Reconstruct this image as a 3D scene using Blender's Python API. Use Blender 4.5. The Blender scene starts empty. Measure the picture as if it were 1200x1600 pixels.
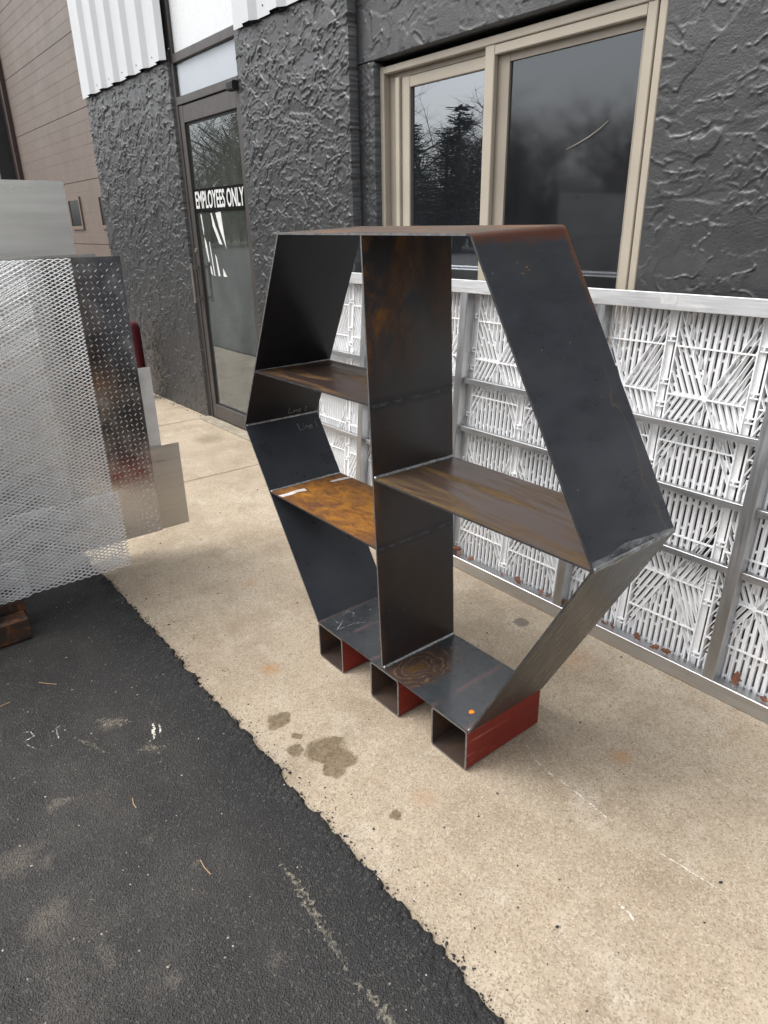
import bpy, math, random
import numpy as np
from mathutils import Matrix, Vector

# ------------------------------------------------------------------ camera, world, sun, exposure
S = bpy.context.scene
C = bpy.context.collection
S.render.engine = 'CYCLES'
S.render.resolution_x, S.render.resolution_y = 768, 1024
YAW, PITCH, ROLL = math.radians(141.747), math.radians(22.74), math.radians(-1.014)
def cam_matrix(pos):
    f = Vector((math.cos(YAW)*math.cos(PITCH), math.sin(YAW)*math.cos(PITCH), -math.sin(PITCH)))
    r = Vector((math.sin(YAW), -math.cos(YAW), 0)); u = r.cross(f)
    r2 = r*math.cos(ROLL) + u*math.sin(ROLL); u2 = -r*math.sin(ROLL) + u*math.cos(ROLL)
    m = Matrix((r2, u2, -f)).transposed().to_4x4(); m.translation = pos
    return m
cd = bpy.data.cameras.new('camera'); cam = bpy.data.objects.new('camera', cd); C.objects.link(cam)
cd.sensor_fit = 'VERTICAL'; cd.sensor_height = 36; cd.lens = 36*1065/1600
cd.clip_start = .05; cd.clip_end = 1500
cam.matrix_world = cam_matrix(Vector((0, 0, 1.41)))
S.camera = cam

SUN_EL, SUN_AZ = math.radians(55), math.radians(-125)      # azimuth of the direction TOWARDS the sun, ccw from +x
w = bpy.data.worlds.new('World'); S.world = w; w.use_nodes = True
wt = w.node_tree; bg = wt.nodes['Background']
sky = wt.nodes.new('ShaderNodeTexSky'); sky.sky_type = 'NISHITA'; sky.sun_disc = False
sky.sun_elevation = SUN_EL; sky.sun_rotation = math.radians(90) - SUN_AZ
sky.air_density = 1.0; sky.dust_density = 5.0; sky.ozone_density = 1.0
hs = wt.nodes.new('ShaderNodeHueSaturation'); hs.inputs['Saturation'].default_value = .22
wt.links.new(sky.outputs[0], hs.inputs['Color']); wt.links.new(hs.outputs[0], bg.inputs['Color'])
bg.inputs['Strength'].default_value = .15
sl = bpy.data.lights.new('sun', 'SUN'); sun = bpy.data.objects.new('sun', sl); C.objects.link(sun)
sl.energy = .5; sl.angle = math.radians(60); sl.color = (1, .97, .93)
sd = Vector((math.cos(SUN_AZ)*math.cos(SUN_EL), math.sin(SUN_AZ)*math.cos(SUN_EL), math.sin(SUN_EL)))
sun.rotation_euler = sd.to_track_quat('Z', 'Y').to_euler(); sun.location = (0, 0, 12)
S.view_settings.view_transform = 'Standard'; S.view_settings.look = 'None'
S.view_settings.gamma = 1; S.view_settings.exposure = 0.90
S.view_settings.use_curve_mapping = False

rng = np.random.default_rng(7); random.seed(7)

# ------------------------------------------------------------------ node helpers
class MT:
    def __init__(s, name):
        s.m = bpy.data.materials.new(name); s.m.use_nodes = True; s.t = s.m.node_tree; s.t.nodes.clear()
        s.out = s.t.nodes.new('ShaderNodeOutputMaterial'); s._p = None
    def N(s, typ, props=None, **inp):
        n = s.t.nodes.new('ShaderNode'+typ)
        for k, v in (props or {}).items(): setattr(n, k, v)
        for k, v in inp.items():
            k2 = int(k[1:]) if k[0] == 'i' and k[1:].isdigit() else k.replace('_', ' ')
            sk = n.inputs[k2]
            if isinstance(v, bpy.types.NodeSocket): s.t.links.new(v, sk)
            else:
                if sk.type == 'RGBA' and not hasattr(v, '__len__'): v = (v, v, v, 1)
                if sk.type == 'RGBA' and len(v) == 3: v = (*v, 1)
                sk.default_value = v
        return n
    def pos(s):
        if s._p is None: s._p = s.N('NewGeometry').outputs['Position']
        return s._p
    def map(s, scale=(1, 1, 1), loc=(0, 0, 0), rot=(0, 0, 0), vec=None):
        return s.N('Mapping', None, Vector=vec or s.pos(), Location=loc, Rotation=rot, Scale=scale).outputs[0]
    def noise(s, scale, detail=4, rough=.55, vec=None, dist=0.0):
        return s.N('TexNoise', None, Vector=vec or s.pos(), Scale=scale, Detail=detail, Roughness=rough, Distortion=dist).outputs['Fac']
    def voro(s, scale, feat='F1', vec=None, out='Distance', rnd=1.0):
        return s.N('TexVoronoi', {'feature': feat}, Vector=vec or s.pos(), Scale=scale, Randomness=rnd).outputs[out]
    def ramp(s, fac, pts):
        n = s.N('ValToRGB', None, Fac=fac); e = n.color_ramp.elements
        while len(e) < len(pts): e.new(.5)
        for el, (p, c) in zip(e, pts):
            el.position = p; el.color = (c, c, c, 1) if not hasattr(c, '__len__') else (*c, 1)
        return n.outputs[0]
    def mr(s, v, a, b, c=0., d=1., smooth=False):
        return s.N('MapRange', {'interpolation_type': 'SMOOTHSTEP' if smooth else 'LINEAR'}, Value=v, From_Min=a, From_Max=b, To_Min=c, To_Max=d).outputs[0]
    def math(s, op, a, b=0., cl=False):
        return s.N('Math', {'operation': op, 'use_clamp': cl}, i0=a, i1=b).outputs[0]
    def mix(s, f, a, b, mode='MIX'):
        return s.N('MixRGB', {'blend_type': mode}, Fac=f, Color1=a, Color2=b).outputs[0]
    def dist2(s, px, py, warp=None, sx=1, sy=1):
        v = s.pos()
        if warp is not None: v = warp
        x = s.N('SeparateXYZ', None, Vector=v).outputs
        dx = s.math('MULTIPLY', s.math('SUBTRACT', x[0], px), sx); dy = s.math('MULTIPLY', s.math('SUBTRACT', x[1], py), sy)
        return s.math('SQRT', s.math('ADD', s.math('MULTIPLY', dx, dx), s.math('MULTIPLY', dy, dy)))
    def warp(s, scale, amt):
        n = s.N('TexNoise', None, Vector=s.pos(), Scale=scale, Detail=3).outputs['Color']
        o = s.N('VectorMath', {'operation': 'SUBTRACT'}, i0=n, i1=(.5, .5, .5)).outputs[0]
        o = s.N('VectorMath', {'operation': 'SCALE'}, i0=o, Scale=amt).outputs[0]
        return s.N('VectorMath', {'operation': 'ADD'}, i0=s.pos(), i1=o).outputs[0]
    def bump(s, h, dist=.002, st=1.0):
        return s.N('Bump', None, Height=h, Distance=dist, Strength=st).outputs[0]
    def bsdf(s, color, rough=.5, metal=0., normal=None, spec=.5, **kw):
        b = s.N('BsdfPrincipled', None, Base_Color=color, Roughness=rough, Metallic=metal)
        b.inputs['Specular IOR Level'].default_value = spec
        if normal is not None: s.t.links.new(normal, b.inputs['Normal'])
        for k, v in kw.items(): b.inputs[k.replace('_', ' ')].default_value = v
        s.t.links.new(b.outputs[0], s.out.inputs[0]); s.b = b
        return s.m

def simple(name, col, rough=.5, metal=0., var=.12, nscale=14, bump=0., spec=.5):
    m = MT(name); n = m.noise(nscale, 5)
    c = m.mix(m.mr(n, .3, .7), tuple(x*(1-var) for x in col), tuple(min(1, x*(1+var)) for x in col))
    r = m.mr(m.noise(nscale*2.3, 3), .3, .7, max(.02, rough-.07), min(1, rough+.07))
    return m.bsdf(c, r, metal, m.bump(m.noise(160, 3), .002, bump) if bump else None, spec)

M = {}
# ------------------------------------------------------------------ mesh helpers
def mesh(name, V, F, mats, parent=None, mi=None, smooth=False):
    me = bpy.data.meshes.new(name)
    V = np.asarray(V, float)
    if parent is not None and parent.get('_o') is None and parent.type == 'EMPTY' and parent.rotation_euler.x == 0:
        V = V - np.array(parent.matrix_basis.translation)
    me.from_pydata(V.tolist(), [], F if isinstance(F, list) else F.tolist())
    for m in (mats if isinstance(mats, (list, tuple)) else [mats]): me.materials.append(m)
    if mi is not None: me.polygons.foreach_set('material_index', mi)
    if smooth: me.polygons.foreach_set('use_smooth', [True]*len(me.polygons))
    me.update()
    o = bpy.data.objects.new(name, me); C.objects.link(o)
    if parent is not None: o.parent = parent
    return o
def wmesh(name, V, F, mats, parent=None, mi=None, smooth=False):
    """mesh given in world metres under a parent chain of un-rotated empties / meshes"""
    off = np.zeros(3); p = parent
    while p is not None: off += np.array(p.location); p = p.parent
    me = bpy.data.meshes.new(name)
    me.from_pydata((np.asarray(V, float)-off).tolist(), [], F if isinstance(F, list) else F.tolist())
    for m in (mats if isinstance(mats, (list, tuple)) else [mats]): me.materials.append(m)
    if mi is not None: me.polygons.foreach_set('material_index', mi)
    if smooth: me.polygons.foreach_set('use_smooth', [True]*len(me.polygons))
    me.update()
    o = bpy.data.objects.new(name, me); C.objects.link(o); o.parent = parent
    return o
BF = [(0, 3, 2, 1), (4, 5, 6, 7), (0, 1, 5, 4), (1, 2, 6, 5), (2, 3, 7, 6), (3, 0, 4, 7)]
class MB:
    def __init__(s): s.V = []; s.F = []; s.I = []
    def add(s, V, F, mi=0):
        o = len(s.V); s.V += [tuple(v) for v in V]; s.F += [tuple(i+o for i in f) for f in F]
        s.I += list(mi) if hasattr(mi, '__len__') else [mi]*len(F); return s
    def box(s, x0, x1, y0, y1, z0, z1, mi=0, b=0.0):
        if b > 0:   # chamfered along the long edges: 8-gon profile in the two shorter axes
            return s.cbox(x0, x1, y0, y1, z0, z1, mi, b)
        return s.add([(x0, y0, z0), (x1, y0, z0), (x1, y1, z0), (x0, y1, z0), (x0, y0, z1), (x1, y0, z1), (x1, y1, z1), (x0, y1, z1)], BF, mi)
    def cbox(s, x0, x1, y0, y1, z0, z1, mi, b):
        d = [x1-x0, y1-y0, z1-z0]; ax = d.index(max(d)); lo = [x0, y0, z0]; hi = [x1, y1, z1]
        a, c = [i for i in range(3) if i != ax]
        prof = [(lo[a]+b, lo[c]), (hi[a]-b, lo[c]), (hi[a], lo[c]+b), (hi[a], hi[c]-b), (hi[a]-b, hi[c]), (lo[a]+b, hi[c]), (lo[a], hi[c]-b), (lo[a], lo[c]+b)]
        if ax == 1: prof = prof[::-1]
        V = []
        for e in (lo[ax], hi[ax]):
            for p in prof:
                v = [0, 0, 0]; v[ax] = e; v[a] = p[0]; v[c] = p[1]; V.append(v)
        F = [(i, (i+1) % 8, 8+(i+1) % 8, 8+i) for i in range(8)] + [tuple(range(7, -1, -1)), tuple(range(8, 16))]
        return s.add(V, F, mi)
    def prism(s, poly, y0, y1, mi_side=0, mi_front=None, lift=0.):
        """poly of (x,z) extruded from y0 (front) to y1; lift raises the upper back edge"""
        n = len(poly); V = [(x, y0, z) for x, z in poly]+[(x, y1, z+lift*max(0., (z-.762)/.638)) for x, z in poly]
        F = [tuple(range(n)), tuple(range(2*n-1, n-1, -1))]+[(i, i+n, (i+1) % n+n, (i+1) % n) for i in range(n)]
        f = mi_side if mi_front is None else mi_front
        return s.add(V, F, [f, f]+[mi_side]*n)
    def tube(s, pts, rad, n=6, mi=0, cap=True):
        pts = [Vector(p) for p in pts]; V = []; F = []
        for i, p in enumerate(pts):
            t = (pts[min(i+1, len(pts)-1)]-pts[max(i-1, 0)]).normalized()
            a = Vector((0, 0, 1)) if abs(t.z) < .9 else Vector((1, 0, 0)); u = t.cross(a).normalized(); v = t.cross(u)
            r = rad[i] if hasattr(rad, '__len__') else rad
            V += [p+(u*math.cos(2*math.pi*k/n)+v*math.sin(2*math.pi*k/n))*r for k in range(n)]
        for i in range(len(pts)-1):
            F += [(i*n+k, i*n+(k+1) % n, (i+1)*n+(k+1) % n, (i+1)*n+k) for k in range(n)]
        if cap: F += [tuple(range(n-1, -1, -1)), tuple((len(pts)-1)*n+k for k in range(n))]
        return s.add(V, F, mi)
    def build(s, name, mats, parent=None, smooth=False):
        return wmesh(name, s.V, s.F, mats, parent, s.I, smooth)
def tag(o, label=None, cat=None, group=None, kind=None):
    for k, v in (('label', label), ('category', cat), ('group', group), ('kind', kind)):
        if v: o[k] = v
    return o
def empty(name, loc=(0, 0, 0), label=None, cat=None, group=None, parent=None):
    o = bpy.data.objects.new(name, None); C.objects.link(o); o.location = loc; o.parent = parent; o.empty_display_size = .1
    return tag(o, label, cat, group)

# ------------------------------------------------------------------ smooth value noise in numpy
def vnoise(x, y, seed=0):
    r = np.random.default_rng(seed); g = r.random((257, 257))
    xi = np.floor(x).astype(int); yi = np.floor(y).astype(int); fx = x-xi; fy = y-yi
    fx = fx*fx*(3-2*fx); fy = fy*fy*(3-2*fy)
    a = g[yi % 256, xi % 256]; b = g[yi % 256, (xi+1) % 256]; c_ = g[(yi+1) % 256, xi % 256]; d = g[(yi+1) % 256, (xi+1) % 256]
    return (a*(1-fx)+b*fx)*(1-fy)+(c_*(1-fx)+d*fx)*fy

# ------------------------------------------------------------------ materials
def mat_concrete():
    m = MT('concrete')
    n1 = m.noise(1.3, 5); n2 = m.noise(9, 6, .6); n3 = m.noise(60, 4, .6)
    base = m.ramp(m.mr(n1, .3, .7), [(0, (.32, .255, .180)), (.5, (.43, .350, .255)), (1, (.50, .420, .325))])
    base = m.mix(m.mr(n2, .35, .75, 0, .45), base, (.55, .475, .38))
    base = m.mix(m.mr(m.noise(3.1, 8, .74), .46, .66, 0, .7), base, (.255, .195, .135))
    base = m.mix(m.mr(m.noise(5.5, 6, .7, m.map((1, 1, 1), (7, 3, 0))), .54, .68, 0, .5), base, (.60, .535, .455))
    # exposed aggregate
    vc = m.voro(260, out='Color'); sp = m.N('SeparateColor', None, Color=vc).outputs
    base = m.mix(m.mr(sp[0], .5, 1, 0, .72), base, (.20, .155, .10))
    base = m.mix(m.mr(sp[1], .70, 1, 0, .5), base, (.62, .55, .43))
    base = m.mix(m.mr(n3, .3, .7, 0, .22), base, (.25, .21, .15))
    wv = m.warp(22, .055); wv2 = m.warp(60, .03)
    stain = None
    for x, y, r in ((-1.55, .79, .040), (-1.452, .793, .016), (-1.345, .828, .058), (-1.29, .84, .045), (-1.40, .762, .03), (-1.27, .805, .036), (-1.033, .839, .017), (-1.36, .875, .02)):
        d = m.mr(m.dist2(x, y, wv), r*.80, r*1.06, 1, 0); stain = d if stain is None else m.math('MAXIMUM', stain, d)
    base = m.mix(m.math('MULTIPLY', stain, m.mr(n3, .3, .7, .75, 1)), base, m.mix(1., base, (.40, .36, .29), 'MULTIPLY'))
    for x, y, r, k in ((-1.80, .905, .05, .6), (-.785, 1.466, .045, .6), (-1.03, .93, .05, .25), (-2.4, 1.15, .06, .3), (-1.17, 1.75, .12, .3)):
        d = m.dist2(x, y, wv2); base = m.mix(m.math('MULTIPLY', m.mr(d, r*.1, r, k, 0, True), m.mr(n3, .3, .6, .4, 1)), base, (.42, .19, .06))
    d = m.dist2(-1.442, 1.80, wv2, 1, 1.2); base = m.mix(m.mr(d, .03, .034, .8, 0), base, (.13, .12, .105))
    d = m.dist2(-4.55, 1.98, wv); base = m.mix(m.mr(d, .05, .14, .5, 0), base, (.15, .12, .07))
    h = m.mix(.5, m.math('MULTIPLY', m.voro(300), 1.0), n3)
    r = m.mr(n2, .3, .7, .72, .92)
    return m.bsdf(base, r, 0, m.bump(h, .0022, .7), .35)
def mat_asphalt():
    m = MT('asphalt')
    n1 = m.noise(1.7, 5); n2 = m.noise(7, 6, .62); n3 = m.noise(90, 3)
    base = m.mix(m.mr(n1, .35, .7), (.017, .017, .0175), (.032, .0315, .031))
    dust = m.math('MULTIPLY', m.mr(m.noise(2.6, 7, .68, m.map((1, 1, 1), (3, 1, 0))), .42, .68, 0, 1), m.mr(n2, .3, .7, .25, 1))
    # dust gathers on the driven part, away from the fresh black edge by the slab
    y = m.N('SeparateXYZ', None, Vector=m.pos()).outputs[1]
    edge = m.mr(y, .36, .62, 1, 0, True)
    base = m.mix(m.math('MULTIPLY', m.math('MULTIPLY', dust, edge), .42), base, (.15, .135, .115))
    base = m.mix(m.math('MULTIPLY', edge, m.mr(n2, .3, .75, .03, .28)), base, (.11, .10, .092))
    wv = m.warp(14, .13)
    for x, yy, r, k in ((-1.616, .156, .03, .8), (-1.85, .38, .05, .6), (-1.67, .44, .035, .4), (-1.22, .37, .02, .6), (-1.36, .30, .025, .4), (-.98, .22, .03, .5), (-1.12, .12, .05, .5), (-1.28, .05, .07, .55), (-1.5, .02, .08, .5), (-.9, .40, .03, .4), (-1.45, .10, .03, .5)):
        d = m.dist2(x, yy, wv); base = m.mix(m.math('MULTIPLY', m.mr(d, r*.1, r, k*.6, 0, True), m.mr(n3, .25, .6, .3, 1)), base, (.27, .23, .18))
    sp = m.N('SeparateColor', None, Color=m.voro(230, out='Color')).outputs
    base = m.mix(m.mr(sp[0], .82, 1, 0, .45), base, (.15, .143, .132))
    sp2 = m.N('SeparateColor', None, Color=m.voro(120, out='Color')).outputs
    base = m.mix(m.math('MULTIPLY', m.mr(sp2[1], .990, .996), m.mr(m.voro(120), .35, .25)), base, (.5, .47, .42))
    base = m.mix(m.mr(sp[1], .6, 1, 0, .6), base, (.016, .016, .017))
    h = m.math('ADD', m.voro(280), m.math('MULTIPLY', m.voro(150), .7))
    return m.bsdf(base, m.mr(n2, .3, .7, .62, .85), 0, m.bump(h, .0036, .9), .4)
def mat_stucco():
    m = MT('painted_stucco')
    n = m.noise(7, 6, .6); n2 = m.noise(150, 4, .6)
    c = m.mix(m.mr(n, .3, .7), (.026, .027, .0285), (.037, .038, .040))
    return m.bsdf(c, m.mr(m.noise(25, 4), .3, .7, .27, .40), 0, m.bump(m.math('ADD', n2, m.math('MULTIPLY', m.noise(45, 3), .8)), .003, .4), .7)
def mat_alu(name, col=(.62, .63, .64), rough=.3, streak=(2, 2, 60), metal=1.0):
    m = MT(name)
    n = m.noise(4, 4, vec=m.map(streak)); n2 = m.noise(9, 5)
    c = m.mix(m.mr(n, .3, .7), tuple(x*.86 for x in col), col)
    c = m.mix(m.mr(n2, .5, .8, 0, .18), c, tuple(x*.78 for x in col))
    return m.bsdf(c, m.math('ADD', m.mr(n, .3, .7, rough-.06, rough+.08), m.mr(n2, .4, .7, -.02, .07)), metal, m.bump(m.noise(8, 3, vec=m.map(tuple(k*4 for k in streak))), .0006, .25))
def steel(name, c0=(.030, .033, .040), c1=(.045, .048, .056), rust=0., rcol=((.10, .045, .018), (.30, .12, .02)), rscale=5., streak=(1, 1, 1),
          seed=0., rmask=None, brown=0., bcol=(.045, .028, .022), rough=.36, spot=None):
    m = MT(name)
    v = m.map(streak, (seed, seed*1.7, seed*.6))
    n1 = m.noise(3.2, 6, .6, v, .4); n2 = m.noise(11, 6, .62, v); nf = m.noise(70, 5, .65)
    c = m.mix(m.mr(n1, .32, .68), c0, c1)
    c = m.mix(m.mr(n2, .42, .75, 0, .4), c, tuple(x*1.45 for x in c1))
    c = m.mix(m.mr(m.noise(1.9, 5, .6, m.map((1, 1, 1), (seed, 5, 2))), .42, .68, 0, .4), c, tuple(x*.6 for x in c0))
    if brown: c = m.mix(m.mr(m.noise(4.1, 6, .6, m.map(streak, (seed+4, 2, seed))), .5-.32*brown, .78-.32*brown, 0, 1), c, bcol)
    if rust:
        f = m.noise(rscale, 8, .68, m.map(streak, (seed*2+1, seed, 3)), .9)
        f = m.mr(f, .66-.36*rust, .84-.36*rust)
        if rmask is not None: f = m.math('MULTIPLY', f, rmask(m))
        rc = m.mix(m.mr(m.noise(rscale*2.5, 7, .7, m.map(streak, (1, seed, 5)), 1.2), .38, .64), rcol[0], rcol[1])
        rc = m.mix(m.mr(nf, .35, .65, 0, .5), rc, tuple(x*.45 for x in rcol[0]))
        c = m.mix(m.math('MULTIPLY', f, m.mr(nf, .25, .55, .55, 1)), c, rc)
        r = m.mix(f, rough, .8)
    else: r = m.mr(n2, .3, .7, rough-.06, rough+.1)
    if spot: c = spot(m, c)
    # fine pale flecks of scale and dust
    sp = m.N('SeparateColor', None, Color=m.voro(45, out='Color')).outputs
    c = m.mix(m.math('MULTIPLY', m.mr(sp[0], .955, .96), m.mr(m.voro(45), .09, .05)), c, (.26, .26, .26))
    return m.bsdf(c, r, .25, m.bump(m.math('ADD', m.noise(14, 3), m.math('MULTIPLY', nf, .25)), .001, .18), .5)

M['concrete'] = mat_concrete(); M['asphalt'] = mat_asphalt(); M['stucco'] = mat_stucco()
M['lawn'] = simple('lawn', (.07, .085, .035), .9, var=.35, nscale=1.5)
M['beige'] = simple('beige_aluminium', (.40, .355, .285), .42, var=.06, nscale=6)
M['beige_dark'] = simple('beige_channel', (.27, .235, .19), .5, var=.08, nscale=6)
M['bronze'] = simple('bronze_frame', (.050, .044, .041), .38, var=.15, nscale=9)
M['bronze_light'] = simple('worn_bronze', (.20, .18, .16), .4, .5, var=.2, nscale=20)
M['black'] = simple('black_vinyl', (.008, .0075, .0075), .85, spec=.08)
M['blackrubber'] = simple('black_gasket', (.012, .012, .013), .7)
M['white_vinyl'] = simple('white_vinyl', (.66, .67, .66), .5, var=.08, nscale=30)
M['white_metal'] = simple('white_corrugated_steel', (.56, .575, .59), .42, var=.03, nscale=3)
M['white_panel'] = simple('white_panel', (.66, .68, .69), .3, var=.02)
M['brown_door'] = simple('brown_door_skin', (.150, .118, .098), .5, var=.10, nscale=2.2, bump=.15)
M['dark_brown'] = simple('dark_brown_trim', (.055, .038, .034), .5)
M['dark_grey'] = simple('dark_grey_metal', (.035, .036, .038), .5)
M['light_grey'] = simple('light_grey_paint', (.45, .45, .44), .6)
M['sky_backing'] = simple('white_sky_backing', (.52, .535, .55), .6, var=.02)  # white that stands in for sky reflected in the transom
M['sill'] = simple('worn_sill', (.30, .26, .20), .8, var=.3, nscale=12)
M['room'] = simple('dark_room', (.020, .020, .020), .9)
M['roof'] = simple('roofing', (.12, .12, .12), .9)
M['alu_frame'] = mat_alu('aluminium_frame', (.74, .745, .75), .40, (2, 12, 40), metal=.85)
M['alu_post'] = mat_alu('aluminium_post', (.52, .525, .535), .36, (30, 6, 2), metal=1.)
M['alu_bar'] = mat_alu('aluminium_bar', (.60, .605, .615), .34, (2, 12, 40))
M['alu_sheet'] = mat_alu('polished_aluminium_sheet', (.90, .88, .85), .34, (1, .5, 9))
M['alu_matte'] = mat_alu('dull_aluminium_sheet', (.66, .64, .61), .34, (1, 1.5, 20))
M['tread'] = mat_alu('tread_plate', (.66, .66, .67), .16, (1, 3, 3))
M['tread_skylit'] = mat_alu('skylit_tread_plate', (.82, .82, .82), .45, (1, 3, 3), metal=.6)  # brighter copy of the tread metal, reflected sky put into its colour
M['mesh'] = mat_alu('expanded_aluminium', (.95, .955, .96), .42, (1, 6, 6), metal=.35)
M['plastic'] = simple('white_plastic', (.86, .865, .87), .42, var=.03, nscale=9)
M['red_primer'] = (lambda m: m.bsdf(m.mix(m.math('MULTIPLY', m.mr(m.noise(5, 6, .7, m.map((2, .6, 15))), .585, .68), .7),
                    m.mix(m.mr(m.noise(9, 5), .3, .7), (.155, .016, .010), (.215, .025, .015)), (.42, .17, .14)), .6, 0, m.bump(m.noise(60, 4), .001, .4), .3))(MT('red_primer'))
M['tube_in'] = steel('tube_inside', (.05, .035, .028), (.09, .062, .050), rust=.4, rscale=6, seed=3, rough=.5)
M['cut_edge'] = simple('sawn_steel_edge', (.20, .20, .20), .45, .6, var=.3, nscale=60)
M['dark_edge'] = simple('dark_steel_edge', (.07, .07, .072), .42, .5, var=.4, nscale=40)
M['weld'] = simple('weld_bead', (.46, .48, .49), .34, .7, var=.5, nscale=90)
M['ground_weld'] = simple('ground_bright_weld', (.42, .43, .44), .35, .8, var=.45, nscale=50)
M['chalk'] = simple('chalk', (.48, .48, .47), .9, var=.2, nscale=80)
M['tape'] = simple('paper_remnant', (.62, .60, .57), .8, var=.15, nscale=50)
M['sticker'] = simple('grey_sticker', (.50, .50, .50), .6, var=.12, nscale=60)
M['orange'] = simple('orange_rust_dot', (.85, .22, .01), .8)
M['leaf'] = simple('dead_leaf', (.150, .058, .032), .7, var=.45, nscale=30, bump=.4)
M['crumb'] = simple('asphalt_crumb', (.030, .030, .031), .8, var=.4, nscale=40)
M['pebble'] = simple('pebble', (.42, .37, .30), .8, var=.4, nscale=40)
M['straw'] = simple('dry_straw', (.45, .31, .16), .8)
M['bollard'] = simple('dark_red_paint', (.085, .006, .014), .4, var=.15)
M['rack_rust'] = steel('rusty_rack', (.035, .025, .02), (.055, .04, .032), rust=.42, rcol=((.14, .045, .012), (.42, .16, .03)), rscale=9, seed=8, brown=.6, rough=.5)
M['rack_post'] = simple('dark_rack_post', (.05, .046, .042), .5, .3, var=.3, nscale=15)
M['bark'] = simple('bark', (.055, .047, .040), .9, var=.3, nscale=3)
M['needles'] = simple('conifer_needles', (.035, .052, .026), .8, var=.4, nscale=1.2)
M['brush'] = simple('winter_brush', (.060, .050, .035), .9, var=.4, nscale=.8)
def mat_glass(name, tint, ior, rough=0.0, spec=1.0, dirt=.03, dcol=(.42, .45, .42)):
    m = MT(name); bf = m.math('SUBTRACT', 1., m.N('NewGeometry').outputs['Backfacing'])
    f = m.math('MULTIPLY', m.N('Fresnel', None, IOR=ior).outputs[0], bf)
    n = m.bump(m.noise(1.6, 2), .01, .03)
    g = m.N('BsdfGlossy', None, Color=(spec*.88, spec*.94, spec), Roughness=rough, Normal=n); t = m.N('BsdfTransparent', None, Color=tint)
    mx = m.N('MixShader', None, Fac=f, i1=t.outputs[0], i2=g.outputs[0])
    df = m.N('BsdfDiffuse', None, Color=dcol); k = m.math('MULTIPLY', bf, m.mr(m.noise(3.5, 6, .65, m.map((1, 1, .5))), .3, .7, dirt*.4, dirt*1.5))
    m2 = m.N('MixShader', None, Fac=k, i1=mx.outputs[0], i2=df.outputs[0]); m.t.links.new(m2.outputs[0], m.out.inputs[0]); return m.m
M['glass'] = mat_glass('window_glass', (.5, .53, .56), 3.4, 0., 1., .03, (.38, .42, .48))
M['glass_screen'] = mat_glass('glass_behind_screen', (.3, .31, .32), 1.85, .05, 1., .05, (.26, .27, .29))
M['glass_door'] = mat_glass('door_glass', (.6, .63, .6), 3.2, 0., 1., .11, (.40, .44, .39))
M['glass_clear'] = mat_glass('transom_glass', (.95, .96, .97), 1.5)
M['glass_small'] = mat_glass('small_pane', (.3, .32, .34), 1.5)
def scuff(name, col, thr=.45, scale=120, soft=.1):
    m = MT(name); f = m.mr(m.noise(scale, 4, .7), thr, thr+soft)
    d = m.N('BsdfDiffuse', None, Color=col); t = m.N('BsdfTransparent')
    mx = m.N('MixShader', None, Fac=f, i1=t.outputs[0], i2=d.outputs[0]); m.t.links.new(mx.outputs[0], m.out.inputs[0]); return m.m
M['scuff_pale'] = scuff('pale_scrape', (.24, .22, .18), .44, 90, .22)
M['scuff_white'] = scuff('white_scratch', (.68, .64, .56), .42)
M['chalk_line'] = scuff('chalk_line', (.60, .60, .60), .46, 200)
M['steel_scratch'] = scuff('steel_scratch', (.42, .42, .42), .42, 160)

# ------------------------------------------------------------------ ground
def flat(name, x0, x1, y0, y1, z, mat):
    return wmesh(name, [(x0, y0, z), (x1, y0, z), (x1, y1, z), (x0, y1, z)], [(0, 1, 2, 3)], mat)
tag(flat('lawn', -400, 400, -400, 400, -.05, M['lawn']), kind='structure')

pave = empty('pavement'); tag(pave, kind='structure')
XJ = [-12.5, -9.2, -6.5, -5.15, -3.80, 3.2, 6.0]
for a, b in zip(XJ[:-1], XJ[1:]):
    q = MB(); bev = .006; x0, x1, y0, y1 = a+.003, b-.003, .30, 2.52
    V = [(x0, y0, -.15), (x1, y0, -.15), (x1, y1, -.15), (x0, y1, -.15), (x0, y0, -bev), (x1, y0, -bev), (x1, y1, -bev), (x0, y1, -bev),
         (x0+bev, y0+bev, 0), (x1-bev, y0+bev, 0), (x1-bev, y1-bev, 0), (x0+bev, y1-bev, 0)]
    F = [(0, 1, 5, 4), (1, 2, 6, 5), (2, 3, 7, 6), (3, 0, 4, 7), (4, 5, 9, 8), (5, 6, 10, 9), (6, 7, 11, 10), (7, 4, 8, 11), (8, 9, 10, 11)]
    q.add(V, F).build('slab', M['concrete'], pave)

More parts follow.
